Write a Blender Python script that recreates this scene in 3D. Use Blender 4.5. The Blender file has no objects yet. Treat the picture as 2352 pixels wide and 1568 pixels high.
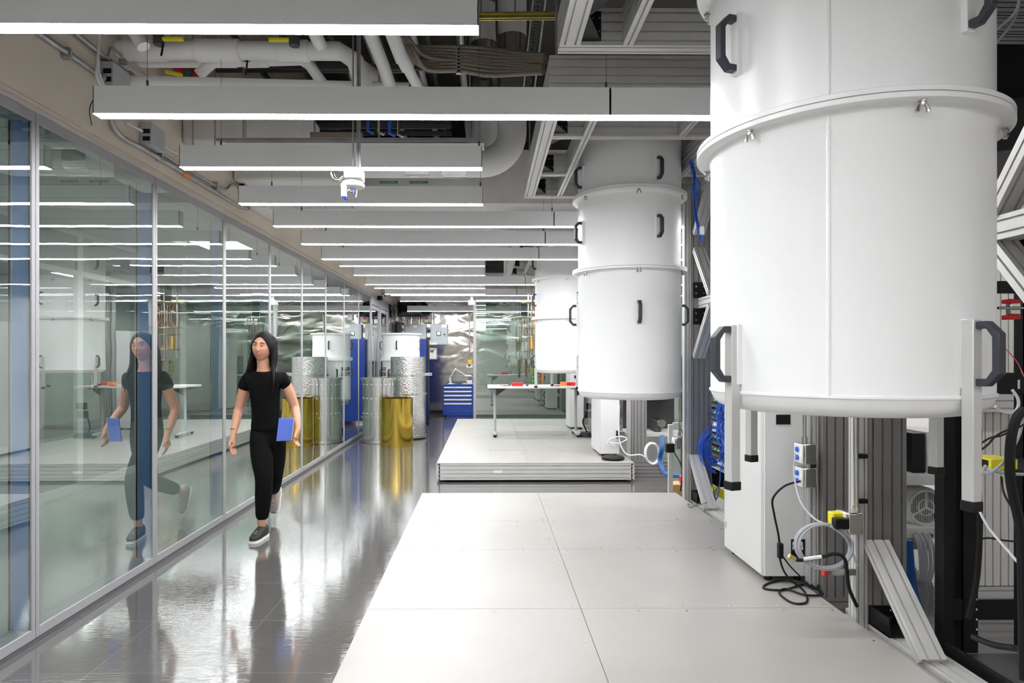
import bpy, bmesh, math, random
from mathutils import Vector, Matrix
random.seed(7)
C = bpy.context.scene
COL = C.collection
PI = math.pi
# ---------------------------------------------------------------- camera model (2352x1568 photo, focal 1485 px)
F, PCX, PCY, H = 1485.0, 1131.0, 819.0, 1.5
YAW = math.radians(0.5)
cY, sY = math.cos(YAW), math.sin(YAW)
def P(px, py, X=None, Y=None, Z=None):
    """world point seen at a photo pixel, at a known X, Y (depth) or Z (height)"""
    u = (px-PCX)/F; v = (PCY-py)/F
    dx = u*cY+sY; dy = cY-u*sY
    t = X/dx if X is not None else (Y/dy if Y is not None else (Z-H)/v)
    return Vector((t*dx, t*dy, H+t*v))
cam = bpy.data.cameras.new('camera'); cam_o = bpy.data.objects.new('camera', cam); COL.objects.link(cam_o)
cam.sensor_width = 36; cam.lens = F/2352*36
cam.shift_x = (1176-PCX)/2352; cam.shift_y = (PCY-784)/2352
cam.clip_start = .05; cam.clip_end = 100
cam_o.location = (0, 0, H); cam_o.rotation_euler = (PI/2, 0, -YAW)
C.camera = cam_o
C.view_settings.view_transform = 'Standard'; C.view_settings.look = 'None'
C.view_settings.gamma = 1; C.view_settings.use_curve_mapping = False
C.view_settings.exposure = 0.74
cy = C.cycles
cy.max_bounces = 14; cy.diffuse_bounces = 8; cy.glossy_bounces = 6; cy.transparent_max_bounces = 32; cy.sample_clamp_indirect = 8

# ---------------------------------------------------------------- materials
def newmat(name):
    m = bpy.data.materials.new(name); m.use_nodes = True
    nt = m.node_tree; nt.nodes.clear()
    out = nt.nodes.new('ShaderNodeOutputMaterial')
    return m, nt, out
def mat(name, col, rough=.5, metal=0., var=.05, vscale=6., bump=0., bscale=80., spec=.5, coat=0.):
    m, nt, out = newmat(name)
    b = nt.nodes.new('ShaderNodeBsdfPrincipled')
    b.inputs['Roughness'].default_value = rough; b.inputs['Metallic'].default_value = metal
    b.inputs['Specular IOR Level'].default_value = spec
    b.inputs['Coat Weight'].default_value = coat
    tc = nt.nodes.new('ShaderNodeTexCoord')
    n = nt.nodes.new('ShaderNodeTexNoise'); n.inputs['Scale'].default_value = vscale; n.inputs['Detail'].default_value = 3
    nt.links.new(tc.outputs['Object'], n.inputs['Vector'])
    r = nt.nodes.new('ShaderNodeValToRGB')
    r.color_ramp.elements[0].position = .3; r.color_ramp.elements[1].position = .7
    r.color_ramp.elements[0].color = tuple(c*(1-var) for c in col)+(1,)
    r.color_ramp.elements[1].color = tuple(min(1, c*(1+var)) for c in col)+(1,)
    nt.links.new(n.outputs['Fac'], r.inputs['Fac']); nt.links.new(r.outputs['Color'], b.inputs['Base Color'])
    if bump:
        n2 = nt.nodes.new('ShaderNodeTexNoise'); n2.inputs['Scale'].default_value = bscale; n2.inputs['Detail'].default_value = 2
        nt.links.new(tc.outputs['Object'], n2.inputs['Vector'])
        bp = nt.nodes.new('ShaderNodeBump'); bp.inputs['Strength'].default_value = bump; bp.inputs['Distance'].default_value = .01
        nt.links.new(n2.outputs['Fac'], bp.inputs['Height']); nt.links.new(bp.outputs['Normal'], b.inputs['Normal'])
    nt.links.new(b.outputs[0], out.inputs[0])
    return m
def emat(name, col, s):
    m, nt, out = newmat(name)
    e = nt.nodes.new('ShaderNodeEmission'); e.inputs[0].default_value = (*col, 1); e.inputs[1].default_value = s
    nt.links.new(e.outputs[0], out.inputs[0]); return m
def glass(name, tint, boost, ior=1.5, wave=0.):
    m, nt, out = newmat(name)
    t = nt.nodes.new('ShaderNodeBsdfTransparent'); t.inputs[0].default_value = (*tint, 1)
    g = nt.nodes.new('ShaderNodeBsdfGlossy'); g.inputs['Roughness'].default_value = .004; g.inputs[0].default_value = (.93, .97, .95, 1)
    f = nt.nodes.new('ShaderNodeFresnel'); f.inputs[0].default_value = ior
    mu = nt.nodes.new('ShaderNodeMath'); mu.operation = 'MULTIPLY_ADD'; mu.use_clamp = True
    mu.inputs[1].default_value = boost; mu.inputs[2].default_value = .03
    x = nt.nodes.new('ShaderNodeMixShader')
    if wave:
        tc = nt.nodes.new('ShaderNodeTexCoord'); n = nt.nodes.new('ShaderNodeTexNoise'); n.inputs['Scale'].default_value = 1.3
        nt.links.new(tc.outputs['Object'], n.inputs['Vector'])
        bp = nt.nodes.new('ShaderNodeBump'); bp.inputs['Strength'].default_value = wave; bp.inputs['Distance'].default_value = .01
        nt.links.new(n.outputs['Fac'], bp.inputs['Height']); nt.links.new(bp.outputs['Normal'], g.inputs['Normal'])
    gm = nt.nodes.new('ShaderNodeNewGeometry'); inv = nt.nodes.new('ShaderNodeMath'); inv.operation = 'SUBTRACT'; inv.inputs[0].default_value = 1
    nt.links.new(gm.outputs['Backfacing'], inv.inputs[1]); m2 = nt.nodes.new('ShaderNodeMath'); m2.operation = 'MULTIPLY'
    nt.links.new(f.outputs[0], mu.inputs[0]); nt.links.new(mu.outputs[0], m2.inputs[0]); nt.links.new(inv.outputs[0], m2.inputs[1]); nt.links.new(m2.outputs[0], x.inputs[0])
    nt.links.new(t.outputs[0], x.inputs[1]); nt.links.new(g.outputs[0], x.inputs[2]); nt.links.new(x.outputs[0], out.inputs[0])
    return m
M = {}
M['enamel'] = mat('white_enamel', (.88, .88, .885), .28, 0, .01, 3, .07, 330)
M['alu'] = mat('anodised_aluminium', (.62, .61, .60), .42, .35, .03, 4)
M['alu_shaded'] = mat('aluminium_shade_side', (.30, .29, .285), .45, .4, .03, 4)  # same aluminium with the shade on the posts painted into its colour
M['plate'] = mat('deck_plate', (.33, .315, .295), .36, .0, .05, 2.2, .02, 30)
M['beige'] = mat('beige_paint', (.68, .605, .515), .8, 0, .05, 1.3, .05, 40)
M['offwhite'] = mat('offwhite_paint', (.70, .68, .65), .7, 0, .03, 2)
M['ceil'] = mat('ceiling_concrete', (.10, .092, .088), .9, 0, .15, 1.5)
M['frame'] = mat('frame_aluminium', (.36, .355, .37), .42, .1, .02, 3)
M['frame_dark'] = mat('frame_channel_dark', (.13, .13, .14), .4, .3, .05, 3)
M['jamb'] = mat('blue_film_jamb', (.17, .30, .62), .35, 0, .06, 2)
M['gasket'] = mat('black_gasket', (.015, .015, .018), .5)
M['black'] = mat('black_paint', (.006, .006, .007), .45, spec=.3)
M['blackrub'] = mat('black_rubber', (.007, .007, .007), .5, spec=.3)
M['handle'] = mat('black_plastic', (.035, .037, .05), .42)
M['lampbody'] = mat('lamp_housing_paint', (.72, .72, .73), .5, 0, .01)
M['steel'] = mat('stainless', (.62, .60, .57), .22, 1., .05, 5)
M['zinc'] = mat('zinc_conduit', (.42, .42, .43), .36, .7, .15, 12)
M['pipe'] = mat('white_pipe_jacket', (.86, .85, .85), .35, 0, .03, 3)
M['wrap'] = mat('wrapped_insulation', (.62, .60, .59), .7, 0, .06, 3, .5, 5)
M['brass'] = mat('yellow_chromate', (.55, .48, .18), .3, .8, .1, 20)
M['hose'] = mat('braided_hose', (.28, .24, .20), .45, .5, .3, 160, .4, 220)
M['yellow'] = mat('yellow_plastic', (.80, .70, .02), .4)
M['amber'] = mat('amber_plastic', (.85, .45, .02), .45)
M['red'] = mat('red_plastic', (.62, .015, .02), .4)
M['orange'] = mat('orange_label', (.85, .22, .03), .5)
M['green'] = mat('green_label', (.02, .20, .05), .5)
M['blue'] = mat('cabinet_blue', (.008, .045, .30), .35)
M['cblue'] = mat('cable_blue', (.03, .12, .65), .4)
M['dblue'] = mat('hose_blue', (.01, .08, .28), .35)
M['cgrey'] = mat('cable_grey', (.42, .43, .47), .45)
M['cwhite'] = mat('cable_white', (.70, .70, .74), .45)
M['white'] = mat('white_plastic', (.80, .80, .80), .4)
M['cabinet'] = mat('cabinet_light_grey', (.66, .66, .655), .45, 0, .02, 3)
M['panelgrey'] = mat('electrical_grey', (.42, .45, .47), .45)
M['darkgrey'] = mat('dark_grey_metal', (.06, .06, .063), .5)
M['gold'] = mat('gold_foil', (.80, .56, .10), .13, 1., .04, 2, .05, 3)
M['goldp'] = mat('gold_plate', (.83, .60, .22), .2, 1.)
M['silver'] = mat('polished_aluminium', (.80, .80, .78), .2, 1., .03, 3, .05, 4)
M['mli'] = mat('crinkled_foil', (.88, .88, .89), .12, 1., .03, 3, 1.0, 38)
M['copper'] = mat('copper', (.55, .25, .10), .3, 1.)
M['card'] = mat('cardboard', (.52, .34, .15), .8)
M['inner_floor'] = mat('inner_floor', (.40, .41, .385), .28, 0, .04, 1)
M['inner_wall'] = mat('inner_wall', (.28, .285, .27), .6, 0, .05, .7)
M['skin'] = mat('skin', (.58, .29, .19), .5, 0, .04, 20)
M['cloth'] = mat('black_cloth', (.005, .005, .0055), .9, 0, .2, 30, spec=.1)
M['hair'] = mat('dark_hair', (.006, .0045, .0045), .5, 0, .3, 90, .25, 260, .15)
M['lips'] = mat('lips', (.45, .12, .12), .4)
M['eyew'] = mat('eye_white', (.75, .73, .7), .25)
M['sole'] = mat('shoe_sole', (.75, .73, .70), .6)
M['shoe'] = mat('shoe_upper', (.014, .013, .013), .7)
M['shoe2'] = mat('shoe_grey', (.30, .27, .25), .7)
M['book'] = mat('blue_notebook', (.10, .17, .62), .55)
M['ledge'] = mat('pale_strip', (.58, .545, .53), .5)
M['glass'] = glass('partition_glass', (.90, .935, .92), 4.6, 1.5, .12)
M['glass2'] = glass('end_glass', (.74, .84, .80), 4.5, 1.6, .05)
M['glass3'] = glass('rear_glass', (.93, .955, .945), 1.2)
M['lit'] = emat('lamp_diffuser', (.985, .99, 1), 34)
M['lit2'] = emat('ceiling_panel_light', (.98, 1, .985), 20)
M['screen'] = emat('screen_glow', (.85, .93, 1), 1.6)
M['ledg'] = emat('green_led', (.1, 1, .35), 3)
M['ledb'] = emat('blue_led', (.1, .25, 1), 6)
M['redw'] = mat('white_on_red', (.8, .1, .08), .5)

# floor: glossy vinyl tiles with fine seams and scuffs
def floor_mat():
    m, nt, out = newmat('grey_vinyl_floor'); L = nt.links.new
    b = nt.nodes.new('ShaderNodeBsdfPrincipled')
    tc = nt.nodes.new('ShaderNodeTexCoord')
    br = nt.nodes.new('ShaderNodeTexBrick'); br.offset = 0
    br.inputs['Scale'].default_value = 1.0; br.inputs['Mortar Size'].default_value = .0022
    br.inputs['Brick Width'].default_value = .61; br.inputs['Row Height'].default_value = .61
    br.inputs['Color1'].default_value = (.108, .103, .10, 1); br.inputs['Color2'].default_value = (.098, .094, .091, 1); br.inputs['Mortar'].default_value = (.155, .15, .147, 1)
    L(tc.outputs['Object'], br.inputs['Vector'])
    n = nt.nodes.new('ShaderNodeTexNoise'); n.inputs['Scale'].default_value = 1.6; n.inputs['Detail'].default_value = 5
    L(tc.outputs['Object'], n.inputs['Vector'])
    mp = nt.nodes.new('ShaderNodeMapping'); mp.inputs['Scale'].default_value = (7.0, 60, 1); mp.inputs['Rotation'].default_value = (0, 0, .5)
    L(tc.outputs['Object'], mp.inputs['Vector'])
    n2 = nt.nodes.new('ShaderNodeTexNoise'); n2.inputs['Scale'].default_value = 1.5; n2.inputs['Detail'].default_value = 3
    L(mp.outputs[0], n2.inputs['Vector'])
    r = nt.nodes.new('ShaderNodeMapRange'); r.inputs[1].default_value = .3; r.inputs[2].default_value = .75; r.inputs[3].default_value = .05; r.inputs[4].default_value = .13
    L(n.outputs['Fac'], r.inputs[0]); L(r.outputs[0], b.inputs['Roughness'])
    L(br.outputs['Color'], b.inputs['Base Color'])
    b.inputs['Coat Weight'].default_value = .55; b.inputs['Coat Roughness'].default_value = .045; b.inputs['Specular IOR Level'].default_value = .7
    add = nt.nodes.new('ShaderNodeMath'); add.operation = 'MULTIPLY_ADD'; add.inputs[1].default_value = .35
    L(n2.outputs['Fac'], add.inputs[0]); L(n.outputs['Fac'], add.inputs[2])
    bp = nt.nodes.new('ShaderNodeBump'); bp.inputs['Strength'].default_value = .10; bp.inputs['Distance'].default_value = .01
    L(add.outputs[0], bp.inputs['Height']); L(bp.outputs['Normal'], b.inputs['Normal']); L(bp.outputs['Normal'], b.inputs['Coat Normal'])
    L(b.outputs[0], out.inputs[0]); return m
M['floor'] = floor_mat()
def foil_wall_mat():
    m, nt, out = newmat('buckled_stainless'); L = nt.links.new
    b = nt.nodes.new('ShaderNodeBsdfPrincipled'); b.inputs['Metallic'].default_value = 1; b.inputs['Base Color'].default_value = (.47, .44, .41, 1); b.inputs['Roughness'].default_value = .15
    tc = nt.nodes.new('ShaderNodeTexCoord'); n = nt.nodes.new('ShaderNodeTexNoise'); n.inputs['Scale'].default_value = 1.5; n.inputs['Detail'].default_value = 1.5; n.inputs['Distortion'].default_value = .9
    mp = nt.nodes.new('ShaderNodeMapping'); mp.inputs['Scale'].default_value = (.8, 1, 1.6)
    L(tc.outputs['Object'], mp.inputs[0]); L(mp.outputs[0], n.inputs['Vector'])
    bp = nt.nodes.new('ShaderNodeBump'); bp.inputs['Strength'].default_value = .6; bp.inputs['Distance'].default_value = .10
    g = nt.nodes.new('ShaderNodeNewGeometry'); sp = nt.nodes.new('ShaderNodeSeparateXYZ'); L(g.outputs['Position'], sp.inputs[0])
    mr = nt.nodes.new('ShaderNodeMapRange'); mr.inputs[1].default_value = .9; mr.inputs[2].default_value = 2.3; mr.inputs[3].default_value = .12; mr.inputs[4].default_value = 1; L(sp.outputs['Z'], mr.inputs[0])
    mm = nt.nodes.new('ShaderNodeMath'); mm.operation = 'MULTIPLY'; L(n.outputs['Fac'], mm.inputs[0]); L(mr.outputs[0], mm.inputs[1])
    L(mm.outputs[0], bp.inputs['Height']); L(bp.outputs['Normal'], b.inputs['Normal']); L(b.outputs[0], out.inputs[0]); return m
M['foilwall'] = foil_wall_mat()
def plank_mat(name, col, line, pitch, axis='Y', width=.02, rough=.6):
    m, nt, out = newmat(name); L = nt.links.new
    b = nt.nodes.new('ShaderNodeBsdfPrincipled'); b.inputs['Roughness'].default_value = rough
    g = nt.nodes.new('ShaderNodeNewGeometry'); s = nt.nodes.new('ShaderNodeSeparateXYZ'); L(g.outputs['Position'], s.inputs[0])
    d = nt.nodes.new('ShaderNodeMath'); d.operation = 'DIVIDE'; d.inputs[1].default_value = pitch; L(s.outputs[axis], d.inputs[0])
    fr = nt.nodes.new('ShaderNodeMath'); fr.operation = 'FRACT'; L(d.outputs[0], fr.inputs[0])
    lt = nt.nodes.new('ShaderNodeMath'); lt.operation = 'LESS_THAN'; lt.inputs[1].default_value = width/pitch; L(fr.outputs[0], lt.inputs[0])
    mx = nt.nodes.new('ShaderNodeMix'); mx.data_type = 'RGBA'; mx.inputs[6].default_value = (*col, 1); mx.inputs[7].default_value = (*line, 1)
    L(lt.outputs[0], mx.inputs[0]); L(mx.outputs[2], b.inputs['Base Color']); L(b.outputs[0], out.inputs[0]); return m
M['plankceil'] = plank_mat('panelled_ceiling', (.55, .57, .555), (.10, .11, .11), .44, 'Y', .018)

# ---------------------------------------------------------------- mesh builder
class MB:
    def __init__(s): s.v = []; s.f = []; s.mi = []; s.m = 0
    def add(s, vs, fs):
        o = len(s.v); s.v += [Vector(v) for v in vs]
        for f in fs: s.f.append([i+o for i in f]); s.mi.append(s.m)
        return s
    def box(s, x0, x1, y0, y1, z0, z1):
        x0, x1 = sorted((x0, x1)); y0, y1 = sorted((y0, y1)); z0, z1 = sorted((z0, z1))
        return s.add([(x0,y0,z0),(x1,y0,z0),(x1,y1,z0),(x0,y1,z0),(x0,y0,z1),(x1,y0,z1),(x1,y1,z1),(x0,y1,z1)],
                     [(3,2,1,0),(4,5,6,7),(0,1,5,4),(1,2,6,5),(2,3,7,6),(3,0,4,7)])
    def obox(s, c, a, b, d):
        c = Vector(c); a = Vector(a); b = Vector(b); d = Vector(d)
        if a.cross(b).dot(d) < 0: a = -a
        vs = [c+sx*a+sy*b+sz*d for sz in (-1,1) for sx, sy in ((-1,-1),(1,-1),(1,1),(-1,1))]
        return s.add(vs, [(3,2,1,0),(4,5,6,7),(0,1,5,4),(1,2,6,5),(2,3,7,6),(3,0,4,7)])
    def prism(s, poly, p0, p1, u, v):
        """extrude a 2D polygon (in u,v) from p0 to p1"""
        p0 = Vector(p0); p1 = Vector(p1); u = Vector(u); v = Vector(v); n = len(poly)
        if u.cross(v).dot(p1-p0) < 0: poly = poly[::-1]
        ar = sum(poly[i][0]*poly[(i+1)%n][1]-poly[(i+1)%n][0]*poly[i][1] for i in range(n))
        flip = (ar < 0) != (u.cross(v).dot(p1-p0) < 0)
        vs = [p0+a*u+b*v for a, b in poly]+[p1+a*u+b*v for a, b in poly]
        fs = [(i, (i+1)%n, n+(i+1)%n, n+i) for i in range(n)]+[tuple(range(n))[::-1], tuple(range(n, 2*n))]
        if flip: fs = [f[::-1] for f in fs]
        return s.add(vs, fs)
    def tube(s, pts, r, n=8, closed=False, caps=True, smooth=0):
        pts = [Vector(p) for p in pts]
        if smooth: pts = catmull(pts, smooth, closed)
        rs = r if isinstance(r, (list, tuple)) else [r]*len(pts)
        if len(rs) != len(pts): rs = [rs[0]+(rs[-1]-rs[0])*i/(len(pts)-1) for i in range(len(pts))]
        m = len(pts); ref = None; vs = []
        for i, p in enumerate(pts):
            a = pts[(i-1) % m] if (closed or i > 0) else p
            b = pts[(i+1) % m] if (closed or i < m-1) else p
            t = (b-a).normalized()
            if ref is None:
                ref = Vector((0,0,1)) if abs(t.z) < .9 else Vector((1,0,0))
                ref = (ref-t*ref.dot(t)).normalized()
            else:
                q = ref-t*ref.dot(t); ref = q.normalized() if q.length > 1e-6 else ref
            w = t.cross(ref)
            for k in range(n):
                an = 2*PI*k/n; vs.append(p+(ref*math.cos(an)+w*math.sin(an))*rs[i])
        fs = []
        for i in range(m if closed else m-1):
            j = (i+1) % m
            for k in range(n):
                k2 = (k+1) % n; fs.append((i*n+k, i*n+k2, j*n+k2, j*n+k))
        if caps and not closed:
            fs.append(tuple(range(n))[::-1]); fs.append(tuple((m-1)*n+k for k in range(n)))
        return s.add(vs, fs)
    def cyl(s, p0, p1, r, n=20, r2=None): return s.tube([p0, p1], [r, r if r2 is None else r2], n)
    def lathe(s, c, prof, n=64, closed=False, axis='Z'):
        c = Vector(c); vs = []
        for r, z in prof:
            for k in range(n):
                a = 2*PI*k/n; q = (r*math.cos(a), r*math.sin(a), z)
                if axis == 'Y': q = (r*math.cos(a), -z, r*math.sin(a))
                if axis == 'X': q = (z, r*math.cos(a), r*math.sin(a))
                vs.append(c+Vector(q))
        fs = []; m = len(prof)
        for i in range(m if closed else m-1):
            j = (i+1) % m
            for k in range(n):
                k2 = (k+1) % n; fs.append((i*n+k, i*n+k2, j*n+k2, j*n+k))
        if not closed:
            if prof[0][0] > 1e-6: fs.append(tuple(range(n))[::-1])
            if prof[-1][0] > 1e-6: fs.append(tuple((m-1)*n+k for k in range(n)))
        return s.add(vs, fs)
    def build(s, name, m, parent=None, bevel=0., smooth=True, label=None, **kw):
        base = Vector((0,0,0))
        if parent is not None: base = parent_loc(parent)
        elif s.v:
            base = Vector((sum(v.x for v in s.v)/len(s.v), sum(v.y for v in s.v)/len(s.v), min(v.z for v in s.v)))
        me = bpy.data.meshes.new(name)
        me.from_pydata([tuple(v-base) for v in s.v], [], s.f)
        ms = m if isinstance(m, (list, tuple)) else [m]
        for q in ms: me.materials.append(M[q] if isinstance(q, str) else q)
        for p, i in zip(me.polygons, s.mi): p.material_index = min(i, len(ms)-1)
        bm = bmesh.new(); bm.from_mesh(me); bmesh.ops.recalc_face_normals(bm, faces=bm.faces); bm.to_mesh(me); bm.free()
        if smooth:
            me.polygons.foreach_set('use_smooth', [True]*len(me.polygons)); me.set_sharp_from_angle(angle=math.radians(38))
        o = bpy.data.objects.new(name, me); COL.objects.link(o)
        if parent is not None: o.parent = parent
        else: o.location = base
        if bevel:
            b = o.modifiers.new('edge', 'BEVEL'); b.width = bevel; b.segments = 2; b.limit_method = 'ANGLE'; b.harden_normals = False
        if label: o['label'] = label
        for k, v in kw.items(): o[k] = v
        return o
def parent_loc(o):
    l = Vector((0,0,0))
    while o is not None: l += Vector(o.location); o = o.parent
    return l
def catmull(pts, k, closed=False):
    n = len(pts); out = []
    rng = range(n if closed else n-1)
    for i in rng:
        p0 = pts[(i-1) % n] if (closed or i > 0) else pts[0]*2-pts[1]
        p1 = pts[i]; p2 = pts[(i+1) % n]
        p3 = pts[(i+2) % n] if (closed or i < n-2) else p2*2-p1
        for j in range(k):
            t = j/k
            out.append(.5*((2*p1)+(p2-p0)*t+(2*p0-5*p1+4*p2-p3)*t*t+(3*p1-p0-3*p2+p3)*t**3))
    if not closed: out.append(pts[-1])
    return out
def thing(name, label, cat, loc=(0,0,0), group=None):
    o = bpy.data.objects.new(name, None); o.empty_display_size = .05; COL.objects.link(o)
    o.location = loc; o['label'] = label; o['category'] = cat
    if group: o['group'] = group
    return o
def tag(o, label, cat, group=None, kind=None):
    o['label'] = label; o['category'] = cat
    if group: o['group'] = group
    if kind: o['kind'] = kind
    return o
def struct(o): o['kind'] = 'structure'; return o
def beam(mb, p0, p1, w, h, up=(0,0,1), pitch=.045, sw=.009, sd=.012, side_slots=True):
    """slotted extrusion of width w (across) and height h (along up)"""
    p0 = Vector(p0); p1 = Vector(p1); d = (p1-p0).normalized(); v = Vector(up); v = (v-d*v.dot(d)).normalized(); u = d.cross(v)
    def side(L):
        n = max(1, round(L/pitch)); return [(-L/2+L*(i+.5)/n) for i in range(n)]
    poly = []
    def run(L, fn):
        for c in side(L):
            for a, b in ((c-sw/2, 0), (c-sw/2, sd), (c+sw/2, sd), (c+sw/2, 0)): poly.append(fn(a, b))
    poly.append((-w/2, -h/2)); run(w, lambda a, b: (a, -h/2+b))
    poly.append((w/2, -h/2)); run(h, lambda a, b: (w/2-b, a))
    poly.append((w/2, h/2)); run(w, lambda a, b: (-a, h/2-b))
    poly.append((-w/2, h/2)); run(h, lambda a, b: (-w/2+b, -a))
    mb.prism(poly, p0, p1, u, v); return mb
def bolt(mb, c, n, r=.007, h=.005):
    c = Vector(c); n = Vector(n).normalized(); mb.tube([c, c+n*h], [r, r*.75], 10)
def text_mesh(body, size, loc, rot, m, name, parent=None, extrude=.0006, align='LEFT', bold=.0):
    cu = bpy.data.curves.new(name, 'FONT'); cu.body = body; cu.size = size; cu.extrude = extrude; cu.align_x = align; cu.offset = bold; cu.space_line = .9
    tmp = bpy.data.objects.new(name, cu); COL.objects.link(tmp)
    dg = bpy.context.evaluated_depsgraph_get(); me = bpy.data.meshes.new_from_object(tmp.evaluated_get(dg))
    bpy.data.objects.remove(tmp); me.name = name; me.materials.clear(); me.materials.append(M[m])
    o = bpy.data.objects.new(name, me); COL.objects.link(o)
    o.rotation_euler = rot
    base = parent_loc(parent) if parent is not None else Vector((0,0,0))
    o.location = Vector(loc)-base
    if parent is not None: o.parent = parent
    return o
def copy_tree(o, parent=None):
    c = o.copy(); COL.objects.link(c); c.parent = parent
    for ch in [q for q in bpy.data.objects if q.parent == o]: copy_tree(ch, c)
    return c
# ================================================================ THE SETTING
XW = -2.363
struct(MB().box(XW-.1, 4.8, -2.5, 17.2, -.05, 0).build('floor', 'floor', smooth=False))
struct(MB().box(-8.2, 4.8, -2.5, 17.2, 5.2, 5.3).build('ceiling', 'ceil', smooth=False))
struct(MB().box(-8.1, 4.9, -2.6, -2.5, 0, 5.2).build('wall_behind', 'offwhite', smooth=False))
# right wall
struct(MB().box(4.6, 4.7, -2.5, 17.2, 0, 5.2).build('wall_right', 'offwhite', smooth=False))
# end wall: buckled stainless sheet with dark plinth
w = MB(); w.box(XW-.1, 4.7, 17.0, 17.1, .1, 2.92); struct(w.build('wall_end', 'foilwall', smooth=False))
struct(MB().box(XW-.1, 4.7, 16.97, 17.02, 0, .1).build('baseboard_end', 'black', smooth=False))
struct(MB().box(XW-.1, 4.7, 17.0, 17.1, 2.92, 5.2).build('wall_end_upper', 'offwhite', smooth=False))
# soffit over the far half of the lab
struct(MB().box(XW+.0, 2.1, 7.5, 16.99, 3.28, 3.9).build('ceiling_soffit', 'wrap', smooth=False))
# header above the glazing
struct(MB().box(XW-.135, XW+.006, -2.5, 17.2, 2.835, 5.2).build('wall_left', 'beige', smooth=False))
t = MB(); t.box(XW-.13, XW-.012, -2.5, 17.2, 2.797, 2.835); struct(t.build('trim_1', 'beige', smooth=False))
t = MB(); t.box(XW-.13, XW+.012, -2.5, 17.2, 2.779, 2.797); struct(t.build('trim_2', 'ledge', smooth=False))
# floor-level channel and dark base
t = MB(); t.box(XW-.10, XW-.004, -2.5, 17, 0, .026); struct(t.build('trim_3', 'frame_dark', smooth=False))
t = MB(); t.box(XW-.003, XW+.0, -2.5, 15.6, 0, .022); struct(t.build('baseboard_left', 'frame_dark', smooth=False))
# ---- glazed bays
BAY = 1.223; Y0 = 3.408
def glazed_bay(idx, y0, y1, z0=.026, z1=2.778):
    root = bpy.data.objects.new('window_%d' % idx, None); COL.objects.link(root); root.location = (XW, (y0+y1)/2, z0); root['kind'] = 'structure'
    a, b = y0+.002, y1-.002; fw = .026; D = .125
    m = MB()
    for x0, x1 in ((XW-.02, XW), (XW-D, XW-D+.02)):
        m.box(x0, x1, a, a+fw, z0, z1); m.box(x0, x1, b-fw, b, z0, z1)
        m.box(x0, x1, a+fw, b-fw, z0, z0+.052); m.box(x0, x1, a+fw, b-fw, z1-.052, z1)
    m.build('window_frame', 'frame', root, bevel=.0012)
    m = MB(); m.box(XW-D+.02, XW-.02, b-fw+.002, b-.001, z0+.01, z1-.01); m.box(XW-D+.02, XW-.02, a+.001, a+fw-.002, z0+.01, z1-.01)
    m.build('jamb_lining', 'jamb', root)
    m = MB(); m.box(XW-D+.02, XW-.02, a+fw, b-fw, z0+.002, z0+.048); m.box(XW-D+.02, XW-.02, a+fw, b-fw, z1-.048, z1-.002)
    m.build('sill_lining', 'frame', root)
    m = MB()
    for x in (XW-.012, XW-D+.009):
        for yy in (a+fw, b-fw): m.box(x-.004, x+.003, yy-.004, yy+.004, z0+.052, z1-.052)
    m.build('gasket', 'gasket', root)
    MB().box(XW-.014, XW-.006, a+fw, b-fw, z0+.052, z1-.052).build('pane', 'glass', root, smooth=False)
    MB().box(XW-D+.002, XW-D+.008, a+fw, b-fw, z0+.052, z1-.052).build('rear_pane', 'glass3', root, smooth=False)
    return root
ks = list(range(-4, 8))
for i, k in enumerate(ks): glazed_bay(i+1, Y0+k*BAY, Y0+(k+1)*BAY)
# doors beyond the last bay
def door(idx, y0, y1):
    root = bpy.data.objects.new('door_%d' % idx, None); COL.objects.link(root); root.location = (XW, (y0+y1)/2, 0); root['kind'] = 'structure'
    m = MB(); fw = .07
    m.box(XW-.06, XW+.01, y0, y0+fw, .0, 2.778); m.box(XW-.06, XW+.01, y1-fw, y1, 0, 2.778); m.box(XW-.06, XW+.01, y0+fw, y1-fw, 2.58, 2.778)
    m.build('door_frame', 'frame', root, bevel=.002)
    m = MB(); s = .06
    m.box(XW-.045, XW, y0+fw, y0+fw+s, .02, 2.57); m.box(XW-.045, XW, y1-fw-s, y1-fw, .02, 2.57); m.box(XW-.045, XW, y0+fw+s, y1-fw-s, .02, .2); m.box(XW-.045, XW, y0+fw+s, y1-fw-s, 2.49, 2.57)
    lf = m.build('door_leaf', 'frame', root, bevel=.002)
    MB().box(XW-.025, XW-.018, y0+fw+s, y1-fw-s, .2, 2.49).build('pane', 'glass', lf, smooth=False)
    m = MB(); yy = y0+fw+.03; m.tube([(XW, yy, .75), (XW+.06, yy, .75)], .008); m.tube([(XW, yy, 1.95), (XW+.06, yy, 1.95)], .008); m.cyl((XW+.06, yy, .65), (XW+.06, yy, 2.05), .014, 12)
    m.build('door_handle', 'steel', lf)
door(1, 13.192, 14.35); door(2, 14.36, 15.55)
struct(MB().box(XW-.1, XW+.01, 15.56, 17.0, 0, 2.778).build('wall_left_far', 'foilwall', smooth=False))
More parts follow.
